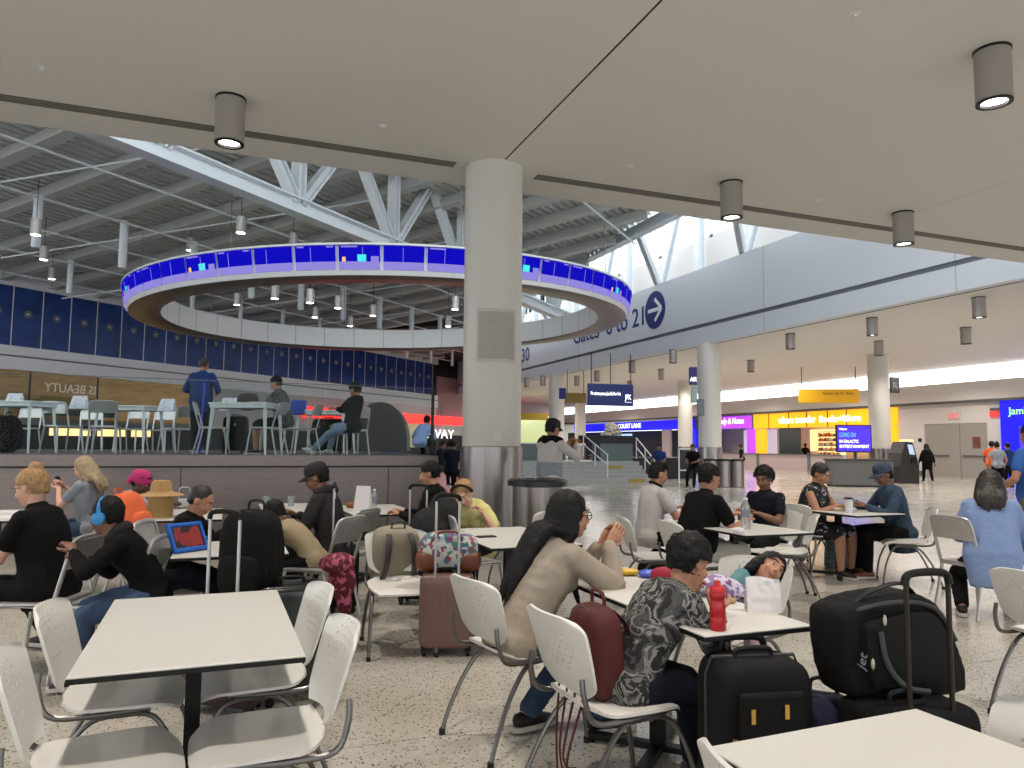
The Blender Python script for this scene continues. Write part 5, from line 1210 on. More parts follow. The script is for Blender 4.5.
MB().prism([(-.17,-.1,0),(.15,-.1,0),(.19,-.1,.38),(-.15,-.1,.38)],(0,.2,0)).build('woven_side',ramp_mat('checked',[(0,(.42,.47,.48)),(.5,(.25,.30,.32))],60,.8,tex='voro'),t,bevel=.02)
MB().prism([(.15,-.09,0),(.27,-.09,0),(.26,-.09,.40),(.17,-.09,.40)],(0,.2,0)).build('teal_side',mat('teal',(.15,.42,.45),.7),t,bevel=.02)
MB().tube(smooth_pts([(-.08,-.05,.37),(-.06,-.05,.5),(.08,-.05,.5),(.1,-.05,.37)],5),.008,6).build('bag_handle',M['dgrey'],t,True)
p=G(800,562,0); cloth_thing('shopping_bag','small grey plastic bag on the floor beneath the white chair of the floral woman','bag',mat('grey_plastic',(.5,.5,.5),.5),(p.x,p.y,.0),[((0,0,.16),.11,.09,.16)])
p=G(655,585,0); cloth_thing('black_bag','black rucksack lying on the floor behind the white chair of the man in white','bag',BK,(p.x,p.y,.0),[((0,0,.16),.2,.14,.16),((.05,0,.28),.12,.1,.1)])
p=G(765,562,0)
# ================================================================ THINGS ON TABLES
TZ=.74
def onT(px,py,z=TZ): return G(px,py,z)
RB=mat('bottle_red',(.62,.03,.07),.35)
t=thing('water_bottle','bright red reusable bottle standing on the table by the child in the patterned shirt','bottle',onT(718,630)); t.scale=(.85,.85,.78)
MB().lathe([(.033,0),(.036,.006),(.036,.06),(.033,.07),(.036,.08),(.036,.125),(.031,.14),(.031,.15),(.036,.162),(.036,.185),(.033,.19)],n=28).build('bottle_body',RB,t,True)
MB().lathe([(.034,.19),(.034,.205),(.026,.215),(.016,.218),(.014,.24),(.011,.243)],n=24).build('cap',mat('cap_red',(.70,.07,.12),.4),t,True)
t=thing('soda_can','green soda can with a red flower-like print standing behind the red bottle','can',onT(692,602))
def canmat():
    return ramp_mat('can_print',[(0,(.75,.72,.65)),(.36,(.16,.36,.16)),(.56,(.66,.22,.18)),(.66,(.20,.42,.20))],38,.3,constant=True)
MB().lathe([(.026,0),(.032,.008),(.033,.02),(.033,.10),(.031,.112),(.027,.120)],n=28).build('can_body',canmat(),t,True); MB().lathe([(.027,.119),(.027,.123),(.024,.121),(0,.120)],n=24).build('lid',M['alu'],t,True)
t=thing('paper_bag','crumpled white paper bag standing open on the table near the corner','paper bag',onT(763,611),hd(3))
def pg(u,v): x=(u-.5); w=.145; return (x*w,-.03+.03*v+.006*noise.noise(Vector((u*5,v*6,1))),v*.142+.006*math.sin(u*5)*v),(0,-1,.1)
def pg2(u,v): x=(u-.5); w=.145; return (x*w,.03-.03*v+.006*noise.noise(Vector((u*5,v*6,7))),v*.142+.006*math.sin(u*5)*v),(0,1,.1)
PB=mat('white_paper',(.84,.82,.83),.8,bump=.3,bscale=25)
grid_shell(pg,16,14,.0015).build('front_sheet',PB,t,True); grid_shell(pg2,16,14,.0015).build('back_sheet',PB,t,True)
p=Vector((2.14,3.28,.74)); cloth_thing('pouch','pink and crimson soft pouch lying on the table behind the soda can','pouch',ramp_mat('crimson',[(0,(.55,.05,.16)),(.6,(.80,.25,.40))],5,.7),(p.x,p.y,TZ),[((0,0,.05),.10,.05,.05),((.05,0,.07),.06,.04,.03),((-.05,0,.05),.07,.04,.05)],hd(10),.004)
p=onT(728,603); cloth_thing('crumpled_napkin','crumpled brown paper napkin lying between the red bottle and the paper bag','napkin',mat('kraft',(.60,.50,.38),.9),(p.x,p.y,TZ),[((0,0,.008),.04,.03,.010),((.03,.01,.01),.025,.02,.012)],0,.004,30,.006)
p=onT(621,575); cloth_thing('snack_packet','yellow snack packet lying on the table by the woman\'s elbow','packet',mat('yellow_foil',(.80,.62,.12),.35),(p.x,p.y,TZ),[((0,0,.02),.08,.05,.02),((.05,.01,.02),.05,.04,.018)],hd(20),.006,20,.007)
p=Vector((2.16,3.55,.74)); cloth_thing('snack_packet','blue and white snack packet just right of the yellow one','packet',mat('blue_foil',(.25,.35,.75),.35),(p.x,p.y,TZ),[((0,0,.02),.06,.05,.02)],hd(-10),.006,20,.007)
p=onT(618,588); cloth_thing('food_pile','small heap of brown food on a wrapper near the woman\'s elbow','food',ramp_mat('food_brown',[(0,(.35,.22,.12)),(.5,(.60,.42,.25))],40,.8),(p.x,p.y,TZ),[((0,0,.015),.04,.03,.015),((.03,.01,.02),.02,.02,.015)],0,.006,30,.006)
# column table phone
o=MB().box(-.04,-.075,0,.04,.075,.009).build('smartphone',M['black'],None,bevel=.004); tag(o,'black smartphone lying on the table in front of the person in yellow','phone',None,onT(486,537),hd(70))
# table E
t=thing('menu_card','tall white folded menu card standing on the table before the steel wall','menu card',onT(363,512),hd(15))
MB().add([(-.09,-.05,0),(.09,-.05,0),(.08,0,.27),(-.08,0,.27),(-.09,.05,0),(.09,.05,0)],[(0,1,2,3),(4,3,2,5),(0,3,4),(1,5,2)]).build('card',PB,t)
def pet(label,loc,s=1.0):
    t=thing('plastic_bottle',label,'bottle',loc); MB().lathe([(.03*s,0),(.032*s,.02*s),(.030*s,.05*s),(.032*s,.08*s),(.032*s,.14*s),(.015*s,.185*s),(.013*s,.20*s)],n=20).build('bottle_body',M['clearplastic'],t,True)
    MB().lathe([(.0325*s,.085*s),(.0325*s,.13*s)],n=20,cap=False).build('label_band',mat('label_grey',(.5,.5,.55),.5),t,True); MB().lathe([(.015*s,.198*s),(.015*s,.215*s),(.004,.217*s)],n=16).build('cap',M['white'],t,True); return t
pet('clear plastic bottle with a grey band beside the tall menu card',onT(374,509)); pet('tall clear water bottle on the table between the three young men',onT(746,529),1.25)
p=onT(352,508); cloth_thing('food_pile','small brown pastry left of the tall menu card','food',mat('pastry',(.55,.33,.18),.8),(p.x,p.y,TZ),[((0,0,.03),.07,.05,.035),((.04,0,.05),.04,.04,.03)],0,.008,20,.01)
# straw hat + canister
t=thing('straw_hat','wide-brimmed straw hat resting on a straw-coloured tub on the table','hat',onT(160,517)+Vector((0,0,.20)),0)
ST=mat('straw',(.66,.52,.34),.85,bump=.5,bscale=90,stretch=(1,1,6),var=.15,vscale=30)
MB().lathe([(.20,.0),(.21,.004),(.20,.012),(.11,.035),(.095,.05),(.088,.12),(.07,.145),(.01,.15)],n=36,cap=False).build('hat_body',ST,t,True)
o=MB().lathe([(.105,0),(.11,.02),(.11,.19),(.10,.20)],n=28).build('straw_tub',ST,None,True); tag(o,'straw-coloured round tub under the straw hat','tub',None,onT(160,517))
t=thing('napkin_holder','white napkin holder with a thin wire loop behind the straw hat','napkin holder',onT(184,507))
MB().box(-.06,-.03,0,.06,.03,.09).build('napkin_stack',M['white'],t,bevel=.004); MB().tube(smooth_pts([(-.055,0,.08),(-.05,0,.2),(0,0,.215),(.05,0,.2),(.055,0,.08)],5),.006,6).build('wire_loop',M['alu'],t,True)
# tablet
t=thing('tablet','tablet in a thick bright blue bumper case propped up on the small table','tablet',onT(192,552),hd(-62)); t.rotation_euler[0]=R(-28)
b=MB(); b.tube([(-.12,0,.02),(.12,0,.02),(.12,0,.19),(-.12,0,.19)],.020,8,closed=True); b.build('bumper_case',mat('case_blue',(.10,.38,.75),.5),t,True)
MB().box(-.11,-.006,.025,.11,.006,.185).build('glass_front',M['black'],t); MB().box(-.10,-.008,.035,.10,-.006,.175).build('picture',ramp_mat('tablet_picture',[(0,(.15,.12,.15)),(.45,(.55,.15,.15)),(.6,(.25,.25,.30))],9,.3),t)
MB().tube(smooth_pts([(.0,.03,.02),(.08,.10,.03),(.10,.12,.12),(.04,.05,.18)],5),.014,6,flat=.5).build('carry_strap',M['black'],t,True)
for px,py,l in ((8,512,'sheet of paper on the table at the left edge'),(12,517,'dark-edged sheet of paper nearest the blonde woman\'s hand')):
    o=MB().box(-.14,-.1,0,.14,.1,.003).build('paper_sheet',PB); tag(o,l,'paper',None,onT(px,py),hd(5))
for px,py,l in ((266,506,'small clear cup on the table left of the man in the dark cap'),(291,506,'small clear cup right at the chest of the man in the dark cap')):
    o=MB().lathe([(.03,0),(.042,.11),(.040,.11),(.028,.004)],n=18).build('plastic_cup',M['clearplastic'],None,True); tag(o,l,'cup',None,onT(px,py))
t=thing('paper_cup','white drink cup with a dark lid before the man in denim','cup',onT(849,513)); MB().lathe([(.034,0),(.045,.15)],n=20).build('cup_body',M['white'],t,True); MB().lathe([(.048,.15),(.048,.162),(.03,.17)],n=20).build('lid',M['black'],t,True)
p=onT(838,511); cloth_thing('food_pile','pale crumpled food wrappers on the floral woman\'s table','food',mat('wrapper',(.70,.64,.55),.7),(p.x,p.y,TZ),[((0,0,.02),.07,.05,.025),((.07,0,.02),.05,.05,.03)],0,.01,16,.011)
p=onT(738,533); cloth_thing('food_pile','crumpled white wrappers beside the water bottle of the young men','food',PB,(p.x,p.y,TZ),[((0,0,.02),.06,.05,.025)],0,.012,18,.011)
# deck items
p=atD(248,400,12.75); me=rounded_solid(.36,.22,.30,e=3).mesh('d',[M['dgrey']]); o=bpy.data.objects.new('brown_bag',me); COL.objects.link(o); me.materials.clear(); me.materials.append(mat('bag_brown',(.20,.17,.16),.7)); me.polygons.foreach_set('use_smooth',[True]*len(me.polygons)); tag(o,'dark brown rounded bag standing on the deck table beside the man in the patterned shirt','bag',None,(p.x,p.y,ZDK+.75),hd(0))
def menu(px,D,label):
    p=atD(px,400,D); t=thing('menu_card',label,'menu card',(p.x,p.y,ZDK+.75),hd(12)); b=MB(); b.add([(-.16,-.07,0),(.16,-.07,0),(.14,0,.22),(-.14,0,.22),(-.16,.07,0),(.16,.07,0)],[(0,1,2,3),(4,3,2,5),(0,3,4),(1,5,2)])
    b.build('card',ramp_mat('menu_print',[(0,(.85,.85,.88)),(.6,(.55,.55,.75)),(.75,(.85,.8,.85))],26,.6),t)
menu(15,12.1,'folded printed menu standing on the left edge deck table'); menu(80,12.6,'folded printed menu standing between the first two deck tables'); menu(168,13.3,'folded printed menu on the second deck table, left of the man in blue')
p=atD(228,395,12.8); menu(230,12.8,'pale folded card on the deck table between the man in blue and the brown bag')
p=atD(5,440,12.4); backpack('black rucksack on the deck floor at the left edge of the view',p,ZDK,hd(0),BK,.42,.3,.62)
p=atD(299,405,14.4); t=MB().box(-.13,-.1,0,.13,.1,.28).build('blue_bag',mat('blue_bag',(.12,.25,.65),.6),None,bevel=.02); tag(t,'bright blue bag on the far deck table behind the man in the patterned shirt','bag',None,(p.x,p.y,ZDK+.75),hd(0))
p=atD(201,450,13.0); t=thing('crutch','bright blue pole leaning upright beside the legs of the man in the blue shirt','pole',(p.x,p.y,ZDK),hd(0)); MB().cyl((-.03,0,.0),(.02,0,1.25),.02,n=8).build('pole',mat('pole_blue',(.05,.15,.75),.4),t,True)
p=atD(328,450,14.3); suitcase('dark suitcase on the deck below the curly-haired youth\'s table',p,hd(0),BK,.6,.3,.62,0,z=ZDK,hard=False)
p=atD(235,450,13.4); suitcase('dark suitcase on the deck under the table with the brown bag',p,hd(0),BK,.40,.28,.62,0,z=ZDK,hard=False)
# ================================================================ WHO IS WHERE
def SP(px,py,z=.45): p=G(px,py,z); return (p.x,p.y)
def DP(px,D): p=atD(px,445,D); return (p.x,p.y)
cBK=cloth('black_cotton',(.02,.019,.02)); cBK2=cloth('black_trousers',(.04,.037,.037)); cW=cloth('white_cotton',(.72,.70,.69)); cNV=cloth('navy_cotton',(.06,.07,.12)); cJE=cloth('blue_jeans',(.22,.28,.38),var=.25,vscale=12); cJL=cloth('light_jeans',(.50,.57,.66),var=.2,vscale=12)
cGR=cloth('grey_marl',(.52,.54,.57),var=.1,vscale=20); cBG=cloth('beige_fleece',(.59,.545,.49),b=.4,sc_=22); cHD=cloth('charcoal_hoodie',(.16,.155,.16),var=.2,vscale=30); cYL=cloth('pale_yellow',(.80,.77,.52)); cLB=cloth('pale_blue_shirt',(.50,.58,.74),b=.4); cDN=cloth('denim',(.22,.28,.36),var=.15,vscale=20); cPO=cloth('polo_blue',(.22,.38,.65)); cKH=cloth('khaki',(.50,.46,.36)); cSH=cloth('stone_shorts',(.68,.65,.60)); cPW=cloth('pink_white',(.78,.66,.70)); cTE=cloth('teal_marl',(.35,.50,.52)); cBS=cloth('deep_blue_shirt',(.10,.20,.38)); cOR=cloth('orange_tee',(.85,.35,.15))
cCAMO=ramp_mat('swirl_print',[(0,(.07,.07,.075)),(.42,(.24,.24,.24)),(.49,(.46,.455,.44)),(.55,(.08,.08,.08)),(.62,(.38,.38,.37)),(.68,(.12,.12,.12))],11,.85,dist=1.0,detail=3)
cPAT=ramp_mat('leaf_print',[(0,(.13,.14,.14)),(.46,(.38,.40,.40)),(.56,(.18,.19,.19)),(.62,(.34,.36,.36))],16,.85,dist=1,detail=2)
cFLO=ramp_mat('flower_print',[(0,(.07,.07,.08)),(.62,(.65,.64,.66)),(.70,(.10,.10,.11))],16,.8,dist=.8,detail=1)
cBEI=cloth('beige_vest',(.60,.54,.44))
cPLA=ramp_mat('plaid_cap',[(0,(.12,.15,.24)),(.5,(.25,.30,.38))],60,.8,tex='voro')
# 1 blonde woman, left
t,i=person('woman with a blonde bun and glasses in a black t-shirt eating at the left edge',SP(48,596),-88,'light',1.0,lean=14,neck=(16,0,0),hl=(-.05,.42,.80),hr=(.12,.40,.76),hair=('bun','blonde'),shirt=cBK,pants=cBK2,plen='long',fem=True,vox=.0095,belly=.03,fl=(-.1,.50,.10),fr=(.42,.24,.09),shoe=M['shoeblack'],elb={-1:(-.5,-.5,-1),1:(.5,-.5,-1)})
hc,HR=i['hc'],i['HR']; g=thing('spectacles','thin round glasses worn by the blonde woman at the left','glasses',i['w'](hc),t.rotation_euler[2])
b=MB()
for k in (-1,1):
    c_=HR@Vector((k*.034,.094,.004)); b.tube([c_+HR@Vector((.022*math.cos(a),0,.020*math.sin(a))) for a in [2*PI*j/14 for j in range(14)]],.0018,5,closed=True); b.tube([HR@Vector((k*.056,.094,.008)),HR@Vector((k*.082,.0,.006))],.0018,5)
b.build('frame',M['tube'],g,True)
p=i['w'](i['HD'][1]+Vector((-.05,.09,.03))); cloth_thing('sandwich','pale piece of bread in the blonde woman\'s hands','food',mat('bread',(.72,.62,.48),.8),p,[((0,0,0),.05,.035,.03),((.02,.02,.015),.03,.03,.025)],0,.006,20,.008)
# 2
t,i=person('woman with fair shoulder-length hair in grey looking at her phone',SP(90,532),-88,'light',1.0,lean=8,neck=(22,0,0),hl=(-.03,.36,.92),hr=(.06,.34,.93),hair=('mid','sandy'),shirt=cGR,sleeve='short',pants=cJE,fem=True,vox=.012)
p=i['w'](i['HD'][1]+Vector((-.03,.06,.06))); o=MB().box(-.036,-.006,-.07,.036,.006,.07).build('smartphone',M['black'],None,bevel=.004); tag(o,'black smartphone held up by the fair-haired woman in grey','phone',None,p,t.rotation_euler[2]); o.rotation_euler[0]=R(-25)
# 3 child in headscarf
t,i=person('child in a pink headscarf bending over the table by the straw hat',SP(112,540),82,'dark',.88,lean=24,hunch=8,neck=(30,0,0),hl=(-.12,.50,.78),hr=(.12,.48,.78),hair=('short','black'),shirt=cPW,pants=cBK2,vox=.012)
hc,HR=i['hc'],i['HR']; b=MB(); b.ell(hc+HR@Vector((0,-.025,.045)),.098,.112,.088,16,12,rot=HR); b.ell(hc+HR@Vector((0,-.11,-.03)),.035,.03,.05,10,8,rot=HR); me=remesh(b,.01,2); wrinkle(me,.006,16,2); o=link(me,'headscarf',ramp_mat('pink_scarf',[(0,(.72,.15,.42)),(.62,(.20,.08,.20)),(.68,(.80,.30,.55))],10,.8),t)
# 4 boy with headphones
t,i=person('boy with bright blue headphones, black jacket and jeans leaning on a chair',SP(150,603),-116,'brown',.84,lean=30,hunch=10,neck=(10,28,0),hl=(-.10,.42,.80),hr=(.12,.36,.72),hair=('short','black'),shirt=cBK,sleeve='long',pants=cJE,vox=.0095,hood=cHD,elb={-1:(-.8,0,-.6),1:(.6,-.2,-1)})
hc,HR,hs=i['hc'],i['HR'],i['hs']; g=thing('headphones','bright blue over-ear headphones on the boy at the left','headphones',i['w'](hc),t.rotation_euler[2])
HB=mat('headphone_blue',(.18,.52,.75),.4)
MB().tube([HR@Vector((.098*math.cos(a),-.01,.005+.118*math.sin(a)))*hs for a in [PI*j/16 for j in range(17)]],.013,8,flat=.6).build('headband',HB,g,True)
for k in (-1,1):
    b=MB(); b.tube([HR@Vector((k*x_,-.005,-.01))*hs for x_ in (.078,.088,.112,.118)],[.030,.038,.038,.028],20); b.build('ear_cup',HB,g,True)
# 5 boy in black, head on hand
t,i=person('boy with cropped hair in a black sweater bent over the small table',SP(172,578),86,'tan',.82,lean=20,neck=(30,0,0),hl=(-.10,.36,.80),hr=(.10,.40,.80),hair=('buzz','brown'),shirt=cBK,sleeve='long',pants=cNV,vox=.0095)
# 6 child lying on the table
t,i=person('dark-haired child in a beige top slumped forward between the black backpack and the capped man',SP(312,565),-88,'brown',.74,lean=46,hunch=10,neck=(30,10,0),hl=(-.14,.42,.72),hr=(.14,.42,.72),hair=('short','black'),shirt=cBEI,pants=cBK2,vox=.012)
# 7 man w cap
t,i=person('bearded man in a dark cap and charcoal hoodie sitting in front of the steel wall',SP(334,556),-86,'brown',1.0,lean=16,neck=(20,0,0),hl=(-.12,.40,.78),hr=(.14,.40,.80),hair=('short','black'),shirt=cHD,sleeve='long',pants=cBK2,vox=.011,hood=cHD,cap=mat('cap_black',(.06,.055,.055),.8),belly=.02)
# 8
t,i=person('woman with dark hair tied back in black sitting beside the table with the menu card',SP(440,545),-84,'tan',1.0,lean=10,neck=(14,0,0),hl=(-.12,.38,.76),hr=(.12,.40,.76),hair=('bunlow','black'),shirt=cBK,sleeve='long',pants=cBK2,fem=True,vox=.012)
# 9 yellow
t,i=person('person with a hair band in pale yellow leaning by the column',SP(478,548),-158,'light',.98,lean=40,hunch=10,side=-4,neck=(34,-10,10),hl=(-.22,.36,.80),hr=(.13,.40,.96),hair=('short','blonde'),shirt=cYL,sleeve='short',pants=cBK2,fem=True,vox=.011)
hc,HR=i['hc'],i['HR']; b=MB(); b.tube([hc+HR@Vector((.098*math.cos(a),.03+.02*math.sin(a),.03+.10*math.sin(a))) for a in [PI*j/14 for j in range(15)]],.016,8,flat=.5); b.build('hair_band',HM['brown'],t,True)
# 10 woman long black hair
t,i=person('woman with very long black hair in a beige sweatshirt with hands joined at her mouth',(1.38,3.50),-R(84),'tan',1.0,lean=31,hunch=6,neck=(4,4,0),hl=(-.02,.50,.92),hr=(.06,.50,.94),world=True,hair=('long','black'),shirt=cBG,sleeve='long',pants=cJE,fem=True,vox=.0085,belly=.02,fl=(-.1,.10,.08),fr=(.1,.42,.08),fdl=(.1,.6,.75),fdr=(-.1,.7,.6),elb={-1:(-.5,.2,-1),1:(.5,.3,-1)},curl=.45,hemdrop=-.01,nl=(-1,0,.1),nr=(1,0,.1))
b=MB(); P_=i['pel']; b.tube([P_+Vector((0,-.035,-.05)),P_+Vector((0,-.02,.0)),P_+Vector((0,-.0,.035))],[.178,.185,.188],24,flat=.80,ref=(1,0,0)); me=remesh(b,.01,2); wrinkle(me,.004,12,3); link(me,'waistband',cloth('cream_band',(.72,.68,.55)),t)
hc,HR=i['hc'],i['HR']; g=thing('spectacles','dark-framed glasses worn by the long-haired woman','glasses',i['w'](hc),t.rotation_euler[2]); b=MB()
for k in (-1,1):
    c_=HR@Vector((k*.034,.096,.004)); b.tube([c_+HR@Vector((.025*math.cos(a),0,.019*math.sin(a))) for a in [2*PI*j/14 for j in range(14)]],.0025,5,closed=True); b.tube([HR@Vector((k*.058,.096,.008)),HR@Vector((k*.084,.0,.006))],.0025,5)
b.build('frame',M['black'],g,True)
# 11 boy patterned shirt
t,i=person('child with spiky black hair in a black and grey swirl-patterned shirt bending over the table',(1.56,2.71),-R(88),'tan',.82,world=True,lean=32,hunch=14,neck=(22,-6,0),hl=(-.10,.33,.775),hr=(.12,.34,.775),hair=('spiky','black'),shirt=cCAMO,sleeve='long',pants=cNV,vox=.0085,shoe=M['shoeblack'],fl=(-.08,.36,.10),fr=(.10,.30,.10),hemdrop=.08)
# 12 small girl
p=DP(717,3.78)
t,i=person('small child with dark hair lying back with head tilted behind the paper bag',p,172,'tan',.54,hs=.80,hz=.57,lean=-6,side=-50,neck=(-16,-6,-48),hl=(-.10,.20,.70),hr=(.10,.2,.7),fl=(-.06,.2,.45),fr=(.06,.2,.45),hair=('mid','black'),shirt=cTE,sleeve='long',pants=cPW,vox=.0085)
q=atD(712,575,3.62); cloth_thing('patterned_blanket','lilac and white patterned blanket over the small child','blanket',ramp_mat('lilac_print',[(0,(.50,.40,.55)),(.5,(.75,.72,.80)),(.62,(.45,.30,.45))],20,.9),(q.x,q.y,q.z-.05),[((0,0,.0),.14,.08,.05),((.08,0,-.03),.09,.08,.05)],hd(0),.01,12,.01)
# 13
person('man in a black t-shirt and stone shorts leaning on the table with the water bottle',SP(694,558),66,'tan',1.04,lean=18,neck=(12,0,0),hl=(-.10,.46,.80),hr=(.16,.44,.79),hair=('short','black'),shirt=cBK,pants=cSH,plen='short',vox=.010,belly=.04)
person('young man in a white t-shirt with a dark neck strap',SP(648,541),70,'tan',1.0,lean=12,neck=(8,0,0),hair=('top','black'),shirt=cW,pants=cBK2,vox=.011,collar=cNV,hl=(-.1,.4,.78),hr=(.12,.4,.78))
person('boy with bushy black hair in a navy t-shirt facing the other two across the bottle',SP(768,543),-128,'brown',.93,lean=4,neck=(14,-12,0),hair=('curly','black'),shirt=cNV,pants=cBK2,vox=.011,hl=(-.1,.32,.78),hr=(.12,.3,.78))
person('woman with cropped hair in a black and white floral sleeveless top and shorts',SP(810,533),140,'tan',1.0,lean=12,neck=(24,0,0),hair=('short','brown'),shirt=cFLO,sleeve='none',pants=cFLO,plen='short',vox=.0115,fem=True,belly=.04,hl=(-.10,.40,.80),hr=(.10,.42,.80))
person('man in a denim jacket and flat plaid cap sitting opposite the floral woman',SP(900,537),-88,'brown',1.0,lean=14,neck=(20,0,0),hair=('buzz','black'),shirt=cDN,sleeve='long',pants=cBK2,vox=.0115,cap=cPLA,hl=(-.12,.42,.80),hr=(.12,.44,.82),shoe=LEA,hemdrop=.16)
person('woman with long dark hair in an oversized pale blue shirt seen from behind',SP(993,566),34,'tan',1.02,lean=18,hunch=6,neck=(26,0,0),hair=('mid','brown'),shirt=cLB,sleeve='long',pants=cBK2,fem=True,vox=.011,belly=.05,hemdrop=.18,fl=(-.24,.0,.08),fr=(.1,.3,.08))
p=DP(1034,7.9); person('man in a blue polo and khaki trousers standing at the right edge of the view',p,-20,'tan',1.0,sit=False,lean=2,neck=(5,0,0),hair=('short','brown'),shirt=cPO,pants=cKH,vox=.0125,belly=.03,hl=(-.25,.22,1.02))
p=G(928,483,0); person('person in a loose black coat walking alone towards the grey doors',p,6,'brown',.95,sit=False,lean=3,hair=('mid','black'),shirt=cBK,sleeve='long',pants=cBK2,vox=.02,fem=True,belly=.06,hemdrop=.30,hl=(-.32,.05,.82),hr=(.30,-.02,.80),fl=(-.1,.18,.09),fr=(.1,-.22,.10),eyes=False)
p=G(993,489,0); person('person in a black cap and orange shirt in the group at the far right',p,60,'brown',1.0,sit=False,lean=2,hair=('short','black'),shirt=cOR,pants=cKH,vox=.02,cap=M['shoeblack'],eyes=False)
p=G(999,492,0); person('person with a pale backpack and black shorts in the group at the far right',p,20,'tan',.97,sit=False,lean=2,hair=('bun','black'),shirt=cGR,sleeve='short',pants=cBK,plen='short',vox=.02,fem=True,eyes=False)
p=G(1010,489,0); person('person in a navy shirt at the far right beside the blue-lit shop',p,-10,'tan',.97,sit=False,lean=2,hair=('short','black'),shirt=cBS,pants=cBK2,vox=.02,eyes=False)
# 22 capped man standing behind bin
p=DP(549,9.75)
t,i=person('man in black cap and pale windbreaker eating beside the column',p,48,'tan',1.04,sit=False,lean=4,neck=(14,0,0),hair=('short','black'),shirt=cW,sleeve='long',pants=cBK2,vox=.012,cap=M['shoeblack'],hl=(-.1,.42,1.45),hr=(.12,.40,1.46),elb={-1:(-.5,.1,-1),1:(.6,.2,-1)},hood=cBK)
b=MB(); ss(b,[i['nb']-i['u3']*.04+i['X']*.16,i['nb']-i['u3']*.03,i['nb']-i['u3']*.04-i['X']*.16],[.07,.085,.07],14,flat=1.0); me=remesh(b,.014,3); wrinkle(me,.005,9,2); link(me,'shoulder_panel',cBK,t)
b=MB(); b.tube([i['waist']+Vector((0,0,-.12)),i['waist'],i['waist']+Vector((0,.0,.08))],[.192,.186,.182],20,flat=.80,ref=(1,0,0)); me=remesh(b,.014,2); wrinkle(me,.006,9,2); link(me,'grey_panel',cGR,t)
p=i['w'](i['HD'][1]+Vector((-.05,.06,.05))); cloth_thing('hot_dog','brown snack held up by the man in the black cap','food',mat('bun_brown',(.50,.30,.18),.8),p,[((0,0,0),.07,.03,.03)],t.rotation_euler[2]+1.3,.004,20,.01)
# deck people
p=DP(199,13.35); person('man in a deep blue shirt standing with his back turned on the raised deck',p,2,'tan',1.0,sit=False,lean=4,neck=(14,0,0),hair=('short','brown'),shirt=cBS,sleeve='long',pants=cBK2,vox=.014,dz=ZDK,hl=(-.20,.24,1.12),hr=(.2,.24,1.12),hemdrop=.14,belly=.03,eyes=False)
p=DP(283,12.5); person('man in a grey leaf-patterned shirt and black shorts sitting at the deck table',p,-86,'tan',1.0,lean=14,neck=(22,0,0),hair=('short','black'),shirt=cPAT,pants=cBK,plen='short',vox=.013,dz=ZDK,hz=.56,hl=(-.1,.45,.86),hr=(.12,.42,.86),belly=.02)
p=DP(351,13.3); person('curly-haired youth in a black hoodie and light jeans lounging with folded arms on the deck',p,-72,'tan',1.0,lean=-10,neck=(16,0,0),hair=('curly','black'),shirt=cBK,sleeve='long',pants=cJL,vox=.013,dz=ZDK,hl=(.12,.24,.84),hr=(-.10,.26,.82),fl=(-.1,.72,.08),fr=(.1,.50,.08),shoe=M['shoewhite'],hood=cBK,elb={-1:(-1,0,-.6),1:(1,0,-.6)})
p=DP(354,18.5); person('child in a white t-shirt seen beyond the deck through the glass',p,170,'brown',.85,hz=.5,hair=('short','black'),shirt=cW,pants=cBK2,vox=.018,dz=ZDK,eyes=False)
p=DP(420,17.5); person('person with a pale blue back bending beyond the glass near the column',p,20,'tan',.95,lean=45,hair=('short','black'),shirt=cLB,sleeve='long',pants=cBK2,vox=.018,dz=ZDK-.25,eyes=False)
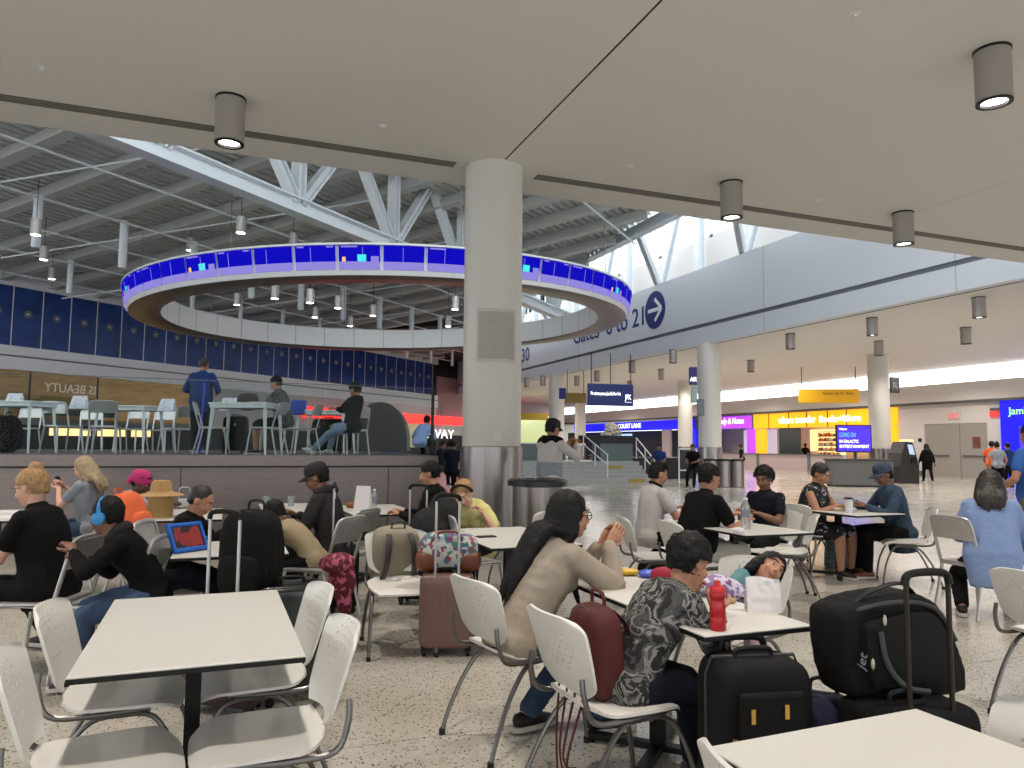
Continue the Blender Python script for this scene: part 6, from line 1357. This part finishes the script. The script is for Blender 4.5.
for px,D,l in ((388,22,'dark-clothed person far behind the deck beside the arched booth'),(440,23,'person in dark clothes under the neon letters left of the column'),(448,21,'second dark-clothed person under the neon letters'),(452,19,'darkly dressed person closest to the left side of the column')):
    p=DP(px,D); person(l,p,random.uniform(-60,60),'brown',1.0,sit=True,hz=.62,hair=('short','black'),shirt=random.choice([cNV,cHD,cBS]),pants=cBK2,vox=.022,dz=.15,eyes=False)
for px,py,l,sh_ in ((660,488,'seated person at the dark stalls right of the steps',cBS),(694,488,'seated person at the dark stalls just left of the bins column',cBK)):
    p=G(px,py,0); person(l,p,-150,'brown',1.0,sit=True,hz=.75,hair=('short','black'),shirt=sh_,pants=cBK2,vox=.022,eyes=False)
p=DP(742,38); person('person in black standing in front of the bright purple shop',p,-90,'brown',.9,sit=False,hair=('bun','black'),shirt=cBK,pants=cBK2,vox=.022,dz=.0,eyes=False)
p=onX(805,450,36.5); person('dark figure standing in the lit doorway of the bookshop',(36.5,p[0]),180,'dark',.98,sit=False,hair=('curly','black'),shirt=cBK,sleeve='long',pants=cBK2,vox=.022,eyes=False)
# ================================================================ LIGHT
w=bpy.data.worlds.new('world'); sc.world=w; w.use_nodes=True; nt=w.node_tree; bg=nt.nodes['Background']; bg.inputs[0].default_value=(.90,.95,1,1); bg.inputs[1].default_value=2.8
def area(x,y,z,sx,sy,e,rot,col=(1,1,1)):
    l=bpy.data.lights.new('daylight','AREA'); l.shape='RECTANGLE'; l.size=sx; l.size_y=sy; l.energy=e; l.color=col; o=bpy.data.objects.new('daylight',l); COL.objects.link(o); o.location=(x,y,z); o.rotation_euler=rot; return o
# soft area lamps added to brighten the far concourse, without fittings
for y in (33,44,56): 
    l=bpy.data.lights.new('downlight_and_fill','AREA'); l.size=3; l.energy=260; l.color=(1,.94,.88); o=bpy.data.objects.new('downlight_and_fill',l); COL.objects.link(o); o.location=(22.5,y,ZC-.7)
vs=sc.view_settings; sc.display_settings.display_device='sRGB'; vs.view_transform='Standard'; vs.look='None'; vs.exposure=0.15; vs.gamma=1; vs.use_curve_mapping=False
sc.cycles.use_denoising=True; sc.cycles.max_bounces=8; sc.cycles.transparent_max_bounces=16; sc.cycles.sample_clamp_indirect=8
